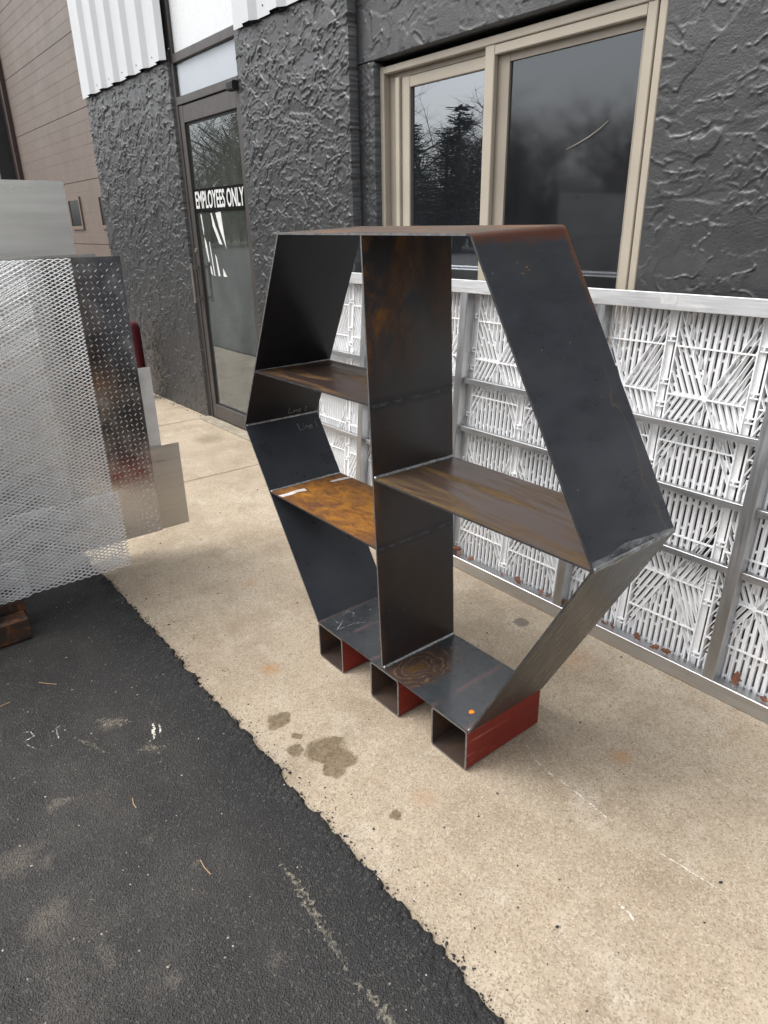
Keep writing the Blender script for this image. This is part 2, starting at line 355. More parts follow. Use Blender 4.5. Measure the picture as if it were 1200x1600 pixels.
# asphalt: one sheet, ragged fresh edge lapping over the slab
def edge_y(x):
    return .681 + .006*(vnoise(x*4, x*0+3, 1)-.5)*2 + .0065*(vnoise(x*26, x*0+7, 2)-.5)*2 + .006*(vnoise(x*75, x*0+1, 3)-.5)*2
def build_asphalt():
    xs = np.concatenate([np.linspace(-12.5, -4.2, 260), np.linspace(-4.19, .6, 1350), np.linspace(.65, 6, 120)])
    ey = edge_y(xs); rows = [0, .003, .008, .014, .021, .029, .038, .05, .065, .085, .115]
    V = []; nx = len(xs)
    for k, d in enumerate(rows):
        y = ey-d; lump = .006*(vnoise(xs*95, y*95, 11)-.3)+.004*(vnoise(xs*190, y*190, 12)-.5)
        prof = [.001, .0075, .0115, .013, .013, .0125, .012, .0115, .011, .0105, .010][k]
        z = prof+lump*[0, 1, 1, 1, 1, .9, .7, .5, .35, .15, 0][k]
        V.append(np.stack([xs, y, np.maximum(z, .0008)], 1))
    V.append(np.stack([xs, np.full(nx, .5), np.full(nx, .010)], 1))
    V.append(np.stack([xs, np.full(nx, -32.), np.full(nx, .010)], 1))
    V = np.concatenate(V); R = len(rows)+2
    i = np.arange(nx-1); F = []
    for k in range(R-1):
        a = k*nx+i; F.append(np.stack([a, a+nx, a+nx+1, a+1], 1))
    F = np.concatenate(F)
    b = len(V)
    V = np.concatenate([V, [(-90, .5, .010), (-12.5, .5, .010), (-12.5, -32, .010), (-90, -32, .010), (6, .5, .010), (60, .5, .010), (60, -32, .010), (6, -32, .010)]])
    F = F.tolist()+[[b, b+3, b+2, b+1], [b+4, b+7, b+6, b+5]]
    o = wmesh('asphalt', V, F, M['asphalt']); tag(o, kind='structure')
    return o
asphalt = build_asphalt()

def ribbon(name, pts, wid, z, mat, parent, seed=0, sub=10):
    pts = np.array(pts, float); P = []
    for a, b in zip(pts[:-1], pts[1:]):
        for k in range(sub): P.append(a+(b-a)*k/sub)
    P.append(pts[-1]); P = np.array(P); r = np.random.default_rng(seed); n = len(P)
    T = np.gradient(P, axis=0); T /= np.linalg.norm(T, axis=1)[:, None]; Nn = np.stack([-T[:, 1], T[:, 0]], 1)
    t = np.linspace(0, 1, n); ww = wid*(.35+.65*np.sin(np.pi*np.clip(t, .04, .96)))*(.6+.8*r.random(n))
    P = P+Nn*(r.random(n)[:, None]-.5)*wid*.5
    V = np.concatenate([np.c_[P+Nn*ww[:, None]/2, np.full(n, z)], np.c_[P-Nn*ww[:, None]/2, np.full(n, z)]])
    F = [(i+n, i+1+n, i+1, i) for i in range(n-1)]
    return wmesh(name, V, F, mat, parent)
ribbon('scratch', [(-.985, 1.294), (-.93, 1.265), (-.868, 1.256), (-.80, 1.258), (-.739, 1.252), (-.68, 1.246), (-.64, 1.248)], .005, .0022, M['scuff_white'], pave, 1)
ribbon('scratch', [(-.56, 1.25), (-.506, 1.257), (-.388, 1.268)], .004, .0022, M['scuff_white'], pave, 2)
ribbon('scratch', [(-.52, 1.06), (-.47, 1.052)], .009, .0022, M['scuff_white'], pave, 3)
ribbon('scrape', [(-1.085, .522), (-1.02, .524), (-.962, .518), (-.90, .514), (-.846, .508), (-.775, .499)], .020, .0125, M['scuff_pale'], asphalt, 4)
ribbon('scrape', [(-.75, .50), (-.668, .505), (-.62, .51)], .022, .0125, M['scuff_pale'], asphalt, 5)
ribbon('scrape', [(-1.772, .478), (-1.70, .454)], .010, .0125, M['scuff_white'], asphalt, 6)
ribbon('scrape', [(-1.755, .492), (-1.715, .478)], .006, .0125, M['scuff_white'], asphalt, 7)
ribbon('scrape', [(-1.69, .40), (-1.644, .47)], .018, .0125, M['scuff_pale'], asphalt, 8)
ribbon('scrape', [(-1.89, .34), (-1.85, .39), (-1.82, .43)], .035, .0125, M['scuff_pale'], asphalt, 9)
ribbon('scrape', [(-1.86, .27), (-1.80, .30), (-1.72, .33)], .012, .0125, M['scuff_pale'], asphalt, 10)
# chalk figure on the asphalt at the left edge
ribbon('chalk_mark', [(-1.985, .155), (-1.975, .175), (-1.945, .178), (-1.94, .150), (-1.91, .155), (-1.88, .17)], .004, .0125, M['chalk_line'], asphalt, 11)
ribbon('chalk_mark', [(-1.93, .225), (-1.945, .252)], .004, .0125, M['chalk_line'], asphalt, 12)
ribbon('chalk_mark', [(-1.945, .24), (-1.88, .232)], .004, .0125, M['chalk_line'], asphalt, 13)

# ------------------------------------------------------------------ building
bld = empty('workshop_building', (-4.0, 2.6, 0), 'dark grey stuccoed workshop building with white corrugated cladding above', 'building')

def stucco_field(x0, x1, z0, z1, res, seed, lmin, lmax, amp, cover, xs_=1.35):
    r = np.random.default_rng(seed)
    nx = int((x1-x0)/res)+1; nz = int((z1-z0)/res)+1
    xs = np.linspace(x0, x1, nx); zs = np.linspace(z0, z1, nz); X, Z = np.meshgrid(xs, zs)
    H = .0025*vnoise(X*9, Z*9, seed+1)
    J = vnoise(X*26, Z*26, seed+2)-.5; J2 = vnoise(X*90, Z*90, seed+3)-.5
    n = int(cover*(x1-x0)*(z1-z0)/((lmin+lmax)/2)**2/.32)
    n2_ = int(n*1.6)
    for it in range(n+n2_):
        fine = it >= n or r.random() < .25; sc = r.uniform(.22, .5) if fine else 1.; aa = amp*(.62 if fine else 1.)
        L = r.uniform(lmin, lmax)*sc; W = L*r.uniform(.25, .55)
        th = r.normal(.6, .8) if r.random() < .6 else r.uniform(0, 6.28)
        cx, cz = r.uniform(x0, x1), r.uniform(z0, z1); R_ = (L+W)*.62*xs_
        i0, i1 = np.searchsorted(xs, [cx-R_, cx+R_]); j0, j1 = np.searchsorted(zs, [cz-R_, cz+R_])
        if i1-i0 < 3 or j1-j0 < 3: continue
        sl_ = (slice(j0, j1), slice(i0, i1)); dx = (X[sl_]-cx)/xs_; dz = Z[sl_]-cz
        p = dx*math.cos(th)+dz*math.sin(th); q = -dx*math.sin(th)+dz*math.cos(th)
        q = q-r.uniform(-4.5, 4.5)*(p*p)
        jj = J[sl_]*W*.30+J2[sl_]*.004
        sgn = r.choice([-1, 1]); h2 = W/2*np.clip(1-(np.abs(p)/(L/2))**2.5*.75, .05, 1)
        dq = h2-np.abs(q)+jj; dp = L/2-np.abs(p)+jj; d = np.minimum(dp, dq)
        f = np.clip(d/.006, 0, 1); f = f*f*(3-2*f)
        h0 = r.uniform(-.2, .8)*aa; hh = h0+aa*r.uniform(.4, 1.3)*p/L+aa*r.uniform(-.9, .9)*q/W+.00012*np.sin(q*r.uniform(500, 900))
        H[sl_] = H[sl_]*(1-f)+(hh*.8+H[sl_]*.2)*f
        side = np.exp(-((sgn*q-h2-jj)/.0031)**2)*(np.abs(p) < L*.47)*np.clip(.55+3.2*J2[sl_]+2.2*J[sl_], 0, 1.5)
        end = np.exp(-((p-L/2-jj)/.0044)**2)*(np.abs(q) < W*.42)*np.clip(.9+2.0*J2[sl_], 0, 1.5)
        H[sl_] += aa*r.uniform(.35, 1.05)*np.maximum(side, end*.9)
    lim = amp*2.2; H = np.where(H > lim, lim+(H-lim)*.3, H); H = np.where(H < -amp, -amp+(H+amp)*.3, H)
    return X, Z, H
def stucco_wall(name, x0, x1, z0, z1, Y, back, res, seed, lmin, lmax, amp, cover=2.2):
    X, Z, H = stucco_field(x0, x1, z0, z1, res, seed, lmin, lmax, amp, cover)
    nz, nx = X.shape
    V = np.stack([X.ravel(), (Y-H).ravel(), Z.ravel()], 1)
    idx = np.arange(nz*nx).reshape(nz, nx)
    F = np.stack([idx[:-1, :-1].ravel(), idx[:-1, 1:].ravel(), idx[1:, 1:].ravel(), idx[1:, :-1].ravel()], 1).tolist()
    # returns on all four sides, subdivided a little so that they carry relief too
    b = len(V); extra = []
    loop = np.concatenate([idx[0, :], idx[1:, -1], idx[-1, -2::-1], idx[-2:0:-1, 0]])
    n = len(loop); ring = [loop]
    for k, t in enumerate((.25, .5, .75, 1.0)):
        P = V[loop].copy(); P[:, 1] = P[:, 1]*(1-t)+(back)*t
        jit = .004*(np.random.default_rng(seed+k).random(n)-.5)*(t < 1)
        P[:, 0] += np.where(loop % nx == nx-1, jit, 0); P[:, 2] += np.where(loop < nx, jit*.5, 0)
        ring.append(np.arange(n)+b+len(extra)*n); extra.append(P)
    V = np.concatenate([V]+extra)
    for a, c_ in zip(ring[:-1], ring[1:]):
        a2, c2 = np.roll(a, -1), np.roll(c_, -1); F += np.stack([a, c_, c2, a2], 1).tolist()
    o = wmesh(name, V, F, M['stucco'], bld, smooth=True)
    return o
stucco_wall('stucco_wall', -6.90, -5.13, 0, 2.52, 2.25, 2.60, .0054, 21, .10, .28, .0068, 2.2)
stucco_wall('stucco_wall', -4.16, -3.06, 0, 2.50, 2.25, 2.60, .0044, 22, .09, .25, .0060, 2.2)
stucco_wall('stucco_wall', -3.058, -2.935, 0, 2.118, 2.302, 2.60, .006, 23, .06, .14, .004, 1.6)
stucco_wall('stucco_wall', -3.058, .30, 2.12, 2.75, 2.300, 2.60, .0050, 24, .12, .34, .0036, 1.5)
stucco_wall('stucco_wall', -1.442, -.10, .95, 2.118, 2.300, 2.60, .0036, 25, .13, .36, .0034, 1.5)
MB().box(-2.933, -1.444, 2.31, 2.6, 0, .955).build('wall_under_window', M['stucco'], bld)
MB().box(-1.444, -.10, 2.312, 2.6, 0, .948).build('wall_base', M['stucco'], bld)
MB().box(-.098, 1.3, 2.30, 2.6, 0, 2.118).build('plain_wall', M['stucco'], bld)
MB().box(.302, 1.3, 2.30, 2.6, 2.12, 2.75).build('plain_wall', M['stucco'], bld)
# shell behind: keeps daylight out of the rooms
sh = MB()
sh.box(-13.5, 1.3, 2.62, 7.5, 4.2, 4.35).box(-13.5, 1.3, 7.35, 7.5, 0, 4.2).box(1.15, 1.3, 2.62, 7.35, 0, 4.2).box(-13.5, -13.35, 2.62, 7.35, 0, 4.2)
sh.build('roof', M['roof'], bld)
rm = MB()
rm.box(-6.95, 1.1, 6.0, 6.1, 0, 4.1).box(-6.95, 1.1, 2.62, 6.0, 3.0, 3.1).box(-6.95, 1.1, 2.62, 6.0, -.1, -.01).box(-7.05, -6.95, 2.48, 6.0, 0, 4.1).box(1.0, 1.1, 2.62, 5.99, 0, 2.99)
rm.box(-3.9, -3.8, 2.62, 6.0, 0, 3)
rm.build('interior_wall', M['room'], bld)
# upper backing wall above the stucco
MB().box(-6.90, -3.05, 2.30, 2.60, 2.95, 4.2).box(-3.05, 1.3, 2.36, 2.60, 2.752, 4.2).build('upper_wall', M['dark_grey'], bld)
# pier strip behind cladding
MB().box(-6.90, -5.13, 2.262, 2.59, 2.522, 2.949).build('upper_wall', M['dark_grey'], bld)
MB().box(-4.16, -3.06, 2.262, 2.59, 2.502, 2.949).build('upper_wall', M['dark_grey'], bld)

def corrugated(x0, x1, z0, z1, y, pitch=.297, x_first=None):
    """trapezoid-rib sheet: wide flat pans with raised ribs"""
    pr = []; x = x_first if x_first is not None else x0
    pts = [(x0, 0)]
    while x < x1:
        for dx, h in ((0, 0), (.045, .030), (.120, .030), (.165, 0)):
            if x0 < x+dx < x1: pts.append((x+dx, h))
        x += pitch
    pts.append((x1, 0)); n = len(pts); V = []
    for z in (z0, z1): V += [(px, y-h, z) for px, h in pts]
    for z in (z0, z1): V += [(px, y-h+.0015, z) for px, h in pts]
    F = [(i, i+1, n+i+1, n+i) for i in range(n-1)]+[(2*n+i+1, 2*n+i, 3*n+i, 3*n+i+1) for i in range(n-1)]+[(i+1, i, 2*n+i, 2*n+i+1) for i in range(n-1)]
    o = wmesh('corrugated_sheet', V, F, M['white_metal'], bld)
    for i, px in enumerate(np.arange((x_first or x0)+.14, x1, pitch)):
        for dx in (-.02, .09):
            MB().tube([(px+dx, y+.001, z0+.05), (px+dx, y-.004, z0+.05)], [.006, .004], 6).build('screw', M['bronze_light'], o)
    return o
corrugated(-6.93, -5.10, 2.462, 4.2, 2.232, x_first=-6.75)
corrugated(-4.13, -3.055, 2.447, 4.2, 2.232, x_first=-4.02)

# --- garage door
gd = empty('garage_door', (-8.6, 2.45, 0), parent=bld); gd.location = Vector((-8.6, 2.45, 0))-bld.location
gd['label'] = 'brown sectional garage door with ribbed sections and small windows'
def section(z0, hgt, wins):
    prof = []; nrib = 6; rp = hgt/nrib
    for k in range(nrib):
        a = z0+k*rp; g = .0028 if k else .005
        prof += [(a, .010 if k == 0 else .0016), (a+g, 0), (a+rp-g*.6, 0)]
    prof.append((z0+hgt-.001, .010)); n = len(prof); X0, X1 = -10.38, -6.70
    V = [(X0, 2.45+d, z) for z, d in prof]+[(X1, 2.45+d, z) for z, d in prof]+[(X0, 2.50, z0), (X0, 2.50, z0+hgt), (X1, 2.50, z0), (X1, 2.50, z0+hgt)]
    F = [(i, n+i, n+i+1, i+1) for i in range(n-1)]+[(2*n, 2*n+1, 2*n+3, 2*n+2)]
    o = wmesh('section', V, F, M['brown_door'], gd)
    for cx in wins:
        fr = MB(); x0, x1, a, b = cx-.215, cx+.215, 1.432, 1.755
        fr.box(x0, x1, 2.432, 2.449, a, a+.035).box(x0, x1, 2.432, 2.449, b-.035, b).box(x0, x0+.035, 2.432, 2.449, a+.035, b-.035).box(x1-.035, x1, 2.432, 2.449, a+.035, b-.035)
        fr.build('window_frame', M['brown_door'], o)
        MB().box(x0+.035, x1-.035, 2.440, 2.446, a+.035, b-.035).build('pane', M['glass_small'], o)
        MB().box(x0+.035, x1-.035, 2.447, 2.4485, a+.035, b-.035).build('pane_backing', M['blackrubber'], o)
for k in range(7): section(.068+.6077*k, .6077, (-9.46, -8.425, -7.385) if k == 2 else ())
MB().box(-10.72, -10.385, 2.435, 2.6, 0, 4.3).build('door_jamb', M['dark_brown'], bld)
MB().box(-10.44, -10.385, 2.40, 2.434, 0, 4.3).build('jamb_trim', M['dark_brown'], bld)
MB().box(-12.5, -10.722, 2.262, 2.6, 0, 4.3).build('end_pier', M['dark_grey'], bld)
MB().box(-12.4, -10.74, 2.244, 2.260, 0, 4.3).build('pier_facing', M['light_grey'], bld)

# --- entrance door with transom
ed = empty('entrance_door', (0, 0, 0), parent=bld); ed.location = Vector((-4.65, 2.28, 0))-bld.location
ed['label'] = 'bronze framed glass door with black and white sign strip'
XL, XR = -5.128, -4.162
fb = MB(); fb.box(XL, XL+.045, 2.266, 2.36, 0, 4.15, 0, .003).box(XR-.03, XR, 2.266, 2.36, 0, 4.15, 0, .003)
for a, b in ((2.195, 2.243), (2.44, 2.492)): fb.box(XL+.046, XR-.031, 2.264, 2.35, a, b, 0, .003)
fb.build('door_frame', M['bronze'], ed)
MB().box(XL+.046, XR-.031, 2.290, 2.298, 2.494, 4.15).build('upper_panel', M['white_panel'], ed)
MB().box(XL+.046, XR-.031, 2.285, 2.291, 2.245, 2.438).build('transom_pane', M['glass_clear'], ed)
MB().box(XL+.046, XR-.031, 2.2935, 2.297, 2.245, 2.438).build('transom_sky_backing', M['sky_backing'], ed)  # white panel added behind the glass to carry the sky's brightness
st = MB(); lx0, lx1 = XL+.048, XR-.033
st.box(lx0, lx0+.062, 2.272, 2.315, .012, 2.19, 0, .003).box(lx1-.055, lx1, 2.272, 2.315, .012, 2.19, 0, .003)
st.box(lx0+.063, lx1-.056, 2.273, 2.314, 2.085, 2.189, 0, .003).box(lx0+.063, lx1-.056, 2.273, 2.314, .013, .125, 0, .003)
st.build('door_leaf', M['bronze'], ed)
gs = MB(); a, b = lx0+.063, lx1-.056
gs.box(a, a+.012, 2.286, 2.30, .126, 2.084).box(b-.012, b, 2.286, 2.30, .126, 2.084).box(a+.012, b-.012, 2.286, 2.30, 2.07, 2.084).box(a+.012, b-.012, 2.286, 2.30, .126, .138)
gs.build('gasket', M['blackrubber'], ed)
MB().box(a+.012, b-.012, 2.291, 2.297, .138, 2.07).build('pane', M['glass_door'], ed)
sg = MB().box(a+.004, b-.004, 2.282, 2.2855, 1.528, 1.672).build('sign_strip', M['black'], ed)
def text_mesh(txt, mat, name, parent, origin, ux, uz, width, height, thick=.02, bold=.0):
    cu = bpy.data.curves.new(name, 'FONT'); cu.body = txt; cu.size = 1; cu.offset = bold; cu.resolution_u = 4; cu.extrude = thick
    ob = bpy.data.objects.new(name, cu); C.objects.link(ob); bpy.context.view_layer.update()
    me = bpy.data.meshes.new_from_object(ob); C.objects.unlink(ob); bpy.data.objects.remove(ob)
    n = len(me.vertices); co = np.zeros(n*3); me.vertices.foreach_get('co', co); co = co.reshape(-1, 3)
    lo, hi = co[:, :2].min(0), co[:, :2].max(0)
    u = (co[:, 0]-lo[0])/(hi[0]-lo[0])*width; v = (co[:, 1]-lo[1])/(hi[1]-lo[1])*height
    nz = np.cross(ux, uz); zz = (co[:, 2]/thick)*.0006
    P = np.array(origin)+u[:, None]*np.array(ux)+v[:, None]*np.array(uz)+zz[:, None]*nz
    off = np.zeros(3); p = parent
    while p is not None: off += np.array(p.location); p = p.parent
    me.vertices.foreach_set('co', (P-off).ravel()); me.materials.clear(); me.materials.append(mat); me.update()
    o = bpy.data.objects.new(name, me); C.objects.link(o); o.parent = parent; return o
text_mesh('EMPLOYEES ONLY', M['white_vinyl'], 'lettering', sg, (a+.028, 2.2808, 1.545), (1, 0, 0), (0, 0, 1), (b-a)-.045, .112, bold=.020)
def decal(pts):
    V = [(x, 2.2895, z) for x, z in pts]+[(x, 2.2885, z) for x, z in pts]; n = len(pts)
    wmesh('decal_remnant', V, [tuple(range(n)), tuple(range(2*n-1, n-1, -1))]+[(i, n+i, n+(i+1) % n, (i+1) % n) for i in range(n)], M['white_vinyl'], ed)
def dx(px, py):   # sign-zoom pixel (7.27 px per photo pixel) to door coordinates
    return (-4.965+(px-270)*.00113+(py-380)*.0000, 0)
for P in ([(-4.955, 1.51), (-4.94, 1.51), (-4.925, 1.40), (-4.935, 1.37)], [(-4.93, 1.36), (-4.905, 1.32), (-4.885, 1.20), (-4.90, 1.19), (-4.93, 1.30)],
          [(-4.79, 1.515), (-4.775, 1.515), (-4.735, 1.43), (-4.655, 1.31), (-4.70, 1.315), (-4.775, 1.43)], [(-4.715, 1.515), (-4.635, 1.52), (-4.62, 1.40), (-4.60, 1.285), (-4.68, 1.42)],
          [(-4.862, 1.325), (-4.853, 1.33), (-4.815, 1.10), (-4.832, 1.10)], [(-4.785, 1.245), (-4.765, 1.225), (-4.735, 1.10), (-4.765, 1.10)],
          [(-4.885, 1.165), (-4.87, 1.165), (-4.85, 1.10), (-4.88, 1.115)], [(-4.685, 1.155), (-4.63, 1.10), (-4.685, 1.10)]): decal(P[::-1])
hb = MB(); hb.box(lx0+.008, lx0+.034, 2.215, 2.228, .90, 1.18, 0, .004).box(lx0+.013, lx0+.029, 2.229, 2.271, .92, .945).box(lx0+.013, lx0+.029, 2.229, 2.271, 1.14, 1.165)
hb.build('pull_handle', M['bronze_light'], ed)
MB().tube([(lx0+.030, 2.272, 1.27), (lx0+.030, 2.262, 1.27)], [.017, .015], 12).build('lock_cylinder', M['bronze_light'], ed)
MB().box(XR-.09, XR-.012, 2.215, 2.262, 2.165, 2.215, 0, .008).build('door_closer', M['blackrubber'], ed)
MB().box(XL-.01, XR+.02, 2.17, 2.262, .001, .012).build('threshold', M['sill'], ed)

# --- sliding window
wd = empty('sliding_window', (0, 0, 0), parent=bld); wd.location = Vector((-2.2, 2.345, 1.5))-bld.location
wd['label'] = 'beige aluminium sliding window with an insect screen on its right half'
WX0, WX1, WZ0, WZ1 = -2.943, -1.440, .958, 2.095
f = MB(); f.box(WX0, WX0+.034, 2.336, 2.42, WZ0, WZ1, 0, .003).box(WX1-.055, WX1-.026, 2.334, 2.42, WZ0, WZ1, 0, .003).box(WX1-.020, WX1, 2.330, 2.42, WZ0, WZ1, 0, .003)
f.box(WX0+.035, WX1-.056, 2.337, 2.42, WZ1-.030, WZ1-.001, 0, .003).box(WX0+.035, WX1-.056, 2.337, 2.42, WZ0, WZ0+.04, 0, .003)
f.build('outer_frame', M['beige'], wd)
MB().box(WX1-.026, WX1-.020, 2.345, 2.41, WZ0, WZ1).build('gasket', M['blackrubber'], wd)
f = MB(); f.box(WX0+.036, WX0+.098, 2.372, 2.42, WZ0+.041, WZ1-.031).box(WX0+.099, -2.262, 2.368, 2.42, WZ1-.052, WZ1-.031)
f.build('jamb_channel', M['beige_dark'], wd)
MB().box(WX0+.099, WX0+.128, 2.352, 2.395, WZ0+.041, WZ1-.053, 0, .003).build('jamb_bead', M['beige'], wd)
# left sash
f = MB(); sx0, sx1 = WX0+.130, -2.25; z0, z1 = WZ0+.045, WZ1-.054
f.box(sx0, sx0+.056, 2.366, 2.40, z0, z1, 0, .003).box(sx1-.02, sx1+.05, 2.366, 2.40, z0, z1, 0, .003).box(sx0+.057, sx1-.021, 2.367, 2.40, z1-.045, z1, 0, .003).box(sx0+.057, sx1-.021, 2.367, 2.40, z0, z0+.05, 0, .003)
f.build('sash', M['beige'], wd)
f = MB(); f.box(sx0+.057, sx0+.072, 2.376, 2.39, z0+.05, z1-.045).build('gasket', M['blackrubber'], wd)
MB().box(sx0+.072, sx1-.021, 2.380, 2.386, z0+.051, z1-.046).build('pane', M['glass'], wd)
# right sash / screen, in front
f = MB(); x0, x1 = -2.262, -1.505; z0, z1 = WZ0+.042, WZ1-.032
f.box(x0, x0+.052, 2.340, 2.364, z0, z1, 0, .003).box(x1-.038, x1, 2.340, 2.364, z0, z1, 0, .003).box(x0+.053, x1-.039, 2.341, 2.364, z1-.034, z1, 0, .003).box(x0+.053, x1-.039, 2.341, 2.364, z0, z0+.04, 0, .003)
f.build('screen_frame', M['beige'], wd)
f = MB(); f.box(x0+.0535, x0+.112, 2.3655, 2.40, z0, z1).box(x1-.060, x1-.0005, 2.3655, 2.40, z0, z1).box(x0+.113, x1-.061, 2.366, 2.40, z1-.062, z1).box(x0+.113, x1-.061, 2.366, 2.40, z0, z0+.06)
f.build('sash', M['beige_dark'], wd)
MB().box(x0+.113, x1-.061, 2.376, 2.382, z0+.061, z1-.063).build('pane', M['glass_screen'], wd)
# torn pale strip on the screen
def strip(P, wdt, mat, name, parent, y):
    P = np.array(P); n = len(P); t = np.linspace(0, 1, n); ww = wdt*np.sin(np.pi*np.clip(t, .08, .92))
    V = [(x, y, z+w_/2) for (x, z), w_ in zip(P, ww)]+[(x, y, z-w_/2) for (x, z), w_ in zip(P, ww)]
    V += [(a_, b_+.0012, c_) for a_, b_, c_ in V]
    F = [(n+i, n+i+1, i+1, i) for i in range(n-1)]+[(2*n+i, 2*n+i+1, 3*n+i+1, 3*n+i) for i in range(n-1)]
    return wmesh(name, V, F, mat, parent)
strip([(-1.845, 1.668), (-1.80, 1.682), (-1.75, 1.70), (-1.705, 1.722), (-1.67, 1.745)], .0032, M['beige_dark'], 'torn_strip', wd, 2.366)

# ------------------------------------------------------------------ hexagonal steel shelf
SX, SY = -1.43, 1.236
shelf = empty('hexagonal_shelf', (SX, SY, 0), 'hexagonal raw steel shelving unit with rust patches on three red tube feet', 'shelf')
Y0, Y1 = 1.082, 1.388; T = .0052
hexo = {'TL': (-1.845, 1.398), 'TR': (-1.069, 1.394), 'R': (-.695, .762), 'BR': (-1.018, .1385), 'BL': (-1.757, .1385), 'L': (-2.170, .761)}
order = ['TL', 'TR', 'R', 'BR', 'BL', 'L']
def inset(pts, t):
    n = len(pts); out = []; c0 = np.mean(pts, axis=0)
    for i in range(n):
        p0, p1, p2 = (np.array(pts[(i+k) % n]) for k in (-1, 0, 1))
        def ln(a, b):
            d = (b-a)/np.linalg.norm(b-a); nn = np.array([d[1], -d[0]])
            if nn@(c0-a) < 0: nn = -nn
            return a+nn*t, d
        a, d = ln(p0, p1); b, e = ln(p1, p2)
        s_ = np.linalg.solve(np.array([d, -e]).T, b-a); out.append(tuple(a+d*s_[0]))
    return out
outer = [hexo[k] for k in order]; inner = inset(outer, T)
def gy(lo, hi): return lambda m: m.mr(m.N('SeparateXYZ', None, Vector=m.pos()).outputs[1], lo, hi, 0, 1, True)
def axis_mask(ax, pts):
    def fn(m):
        v = m.N('SeparateXYZ', None, Vector=m.pos()).outputs[ax]
        return m.ramp(m.mr(v, pts[0][0], pts[-1][0]), [((p-pts[0][0])/(pts[-1][0]-pts[0][0]), c) for p, c in pts])
    return fn
def prod(f1, f2): return lambda m: m.math('MULTIPLY', f1(m), f2(m))
ORG = ((.11, .045, .016), (.38, .15, .018)); BRN = ((.060, .034, .022), (.17, .095, .035)); RED = ((.09, .035, .02), (.26, .085, .03))
def right_spots(m, c):
    # red-brown rust line under the bend and along the back edge, khaki smear, orange specks
    p = m.N('SeparateXYZ', None, Vector=m.pos()).outputs; nz = m.noise(28, 6, .7)
    top = m.mr(m.math('ADD', p[2], m.math('MULTIPLY', m.math('SUBTRACT', nz, .5), .05)), 1.368, 1.385)
    c = m.mix(m.math('MULTIPLY', top, .8), c, (.13, .045, .022))
    bk = m.math('MULTIPLY', m.mr(m.math('ADD', p[1], m.math('MULTIPLY', m.math('SUBTRACT', nz, .5), .05)), 1.372, 1.388), m.mr(p[2], 1.20, 1.30))
    c = m.mix(m.math('MULTIPLY', bk, .8), c, (.22, .085, .03))
    kh = m.math('MULTIPLY', m.mr(m.noise(6, 6, .65, m.map((1, 1.3, 1), (4, 4, 1))), .50, .66), m.mr(p[2], 1.06, 1.22))
    c = m.mix(m.math('MULTIPLY', kh, .55), c, (.062, .060, .046))
    # thin tide line near the back edge
    ln = m.math('ABSOLUTE', m.math('SUBTRACT', m.math('ADD', p[1], m.math('MULTIPLY', m.math('SUBTRACT', m.noise(9, 4), .5), .10)), 1.345))
    ln = m.math('MULTIPLY', m.mr(ln, .0, .004, 1, 0), m.mr(p[2], 1.18, 1.05))
    c = m.mix(m.math('MULTIPLY', ln, .6), c, (.15, .115, .07))
    sx = m.math('MULTIPLY', m.mr(m.voro(90), .22, .12), m.mr(m.math('ADD', m.math('MULTIPLY', m.math('ABSOLUTE', m.math('SUBTRACT', p[2], 1.325)), 1.), m.math('ABSOLUTE', m.math('SUBTRACT', p[1], 1.20))), .03, .012))
    return m.mix(sx, c, (.55, .25, .03))
def bottom_spots(m, c):
    p = m.N('SeparateXYZ', None, Vector=m.pos()).outputs; nz = m.math('SUBTRACT', m.noise(8, 5), .5)
    x = p[0]
    for xc in (-1.749, -1.618, -1.452, -1.325, -1.165, -1.03):     # heat tint over the tube walls
        d = m.math('ABSOLUTE', m.math('SUBTRACT', m.math('ADD', x, m.math('MULTIPLY', nz, .02)), xc))
        d = m.math('MULTIPLY', m.mr(d, .004, .011, 1, 0), m.mr(m.noise(9, 3, vec=m.map((1, 1, 1), (xc*7, 0, 0))), .36, .5))
        c = m.mix(m.math('MULTIPLY', d, .65), c, (.13, .085, .085))
    # agate-like tide marks beside the divider
    wv = m.warp(13, .085); d = m.dist2(-1.335, 1.165, wv, 1.0, .62)
    fld = m.math('ADD', m.math('MULTIPLY', d, 46.), m.math('MULTIPLY', m.noise(7, 7, .62, None, .5), 5.5))
    line = m.mr(m.math('ABSOLUTE', m.math('SUBTRACT', m.math('FRACT', fld), .5)), .0, .17, 1, 0)
    zone = m.mr(m.math('ADD', d, m.math('MULTIPLY', m.math('SUBTRACT', m.noise(6, 6, .6), .5), .22)), .075, .105, 1, 0)
    c = m.mix(m.math('MULTIPLY', zone, .8), c, m.mix(m.mr(m.noise(20, 5), .35, .65), (.052, .034, .028), (.085, .050, .034)))
    c = m.mix(m.math('MULTIPLY', m.math('MULTIPLY', zone, line), m.mr(m.noise(30, 4), .35, .65, .15, .85)), c, (.24, .15, .085))
    c = m.mix(m.mr(m.dist2(-1.335, 1.165, wv, 1., .62), .012, .022, .8, 0), c, (.10, .055, .02))
    return c
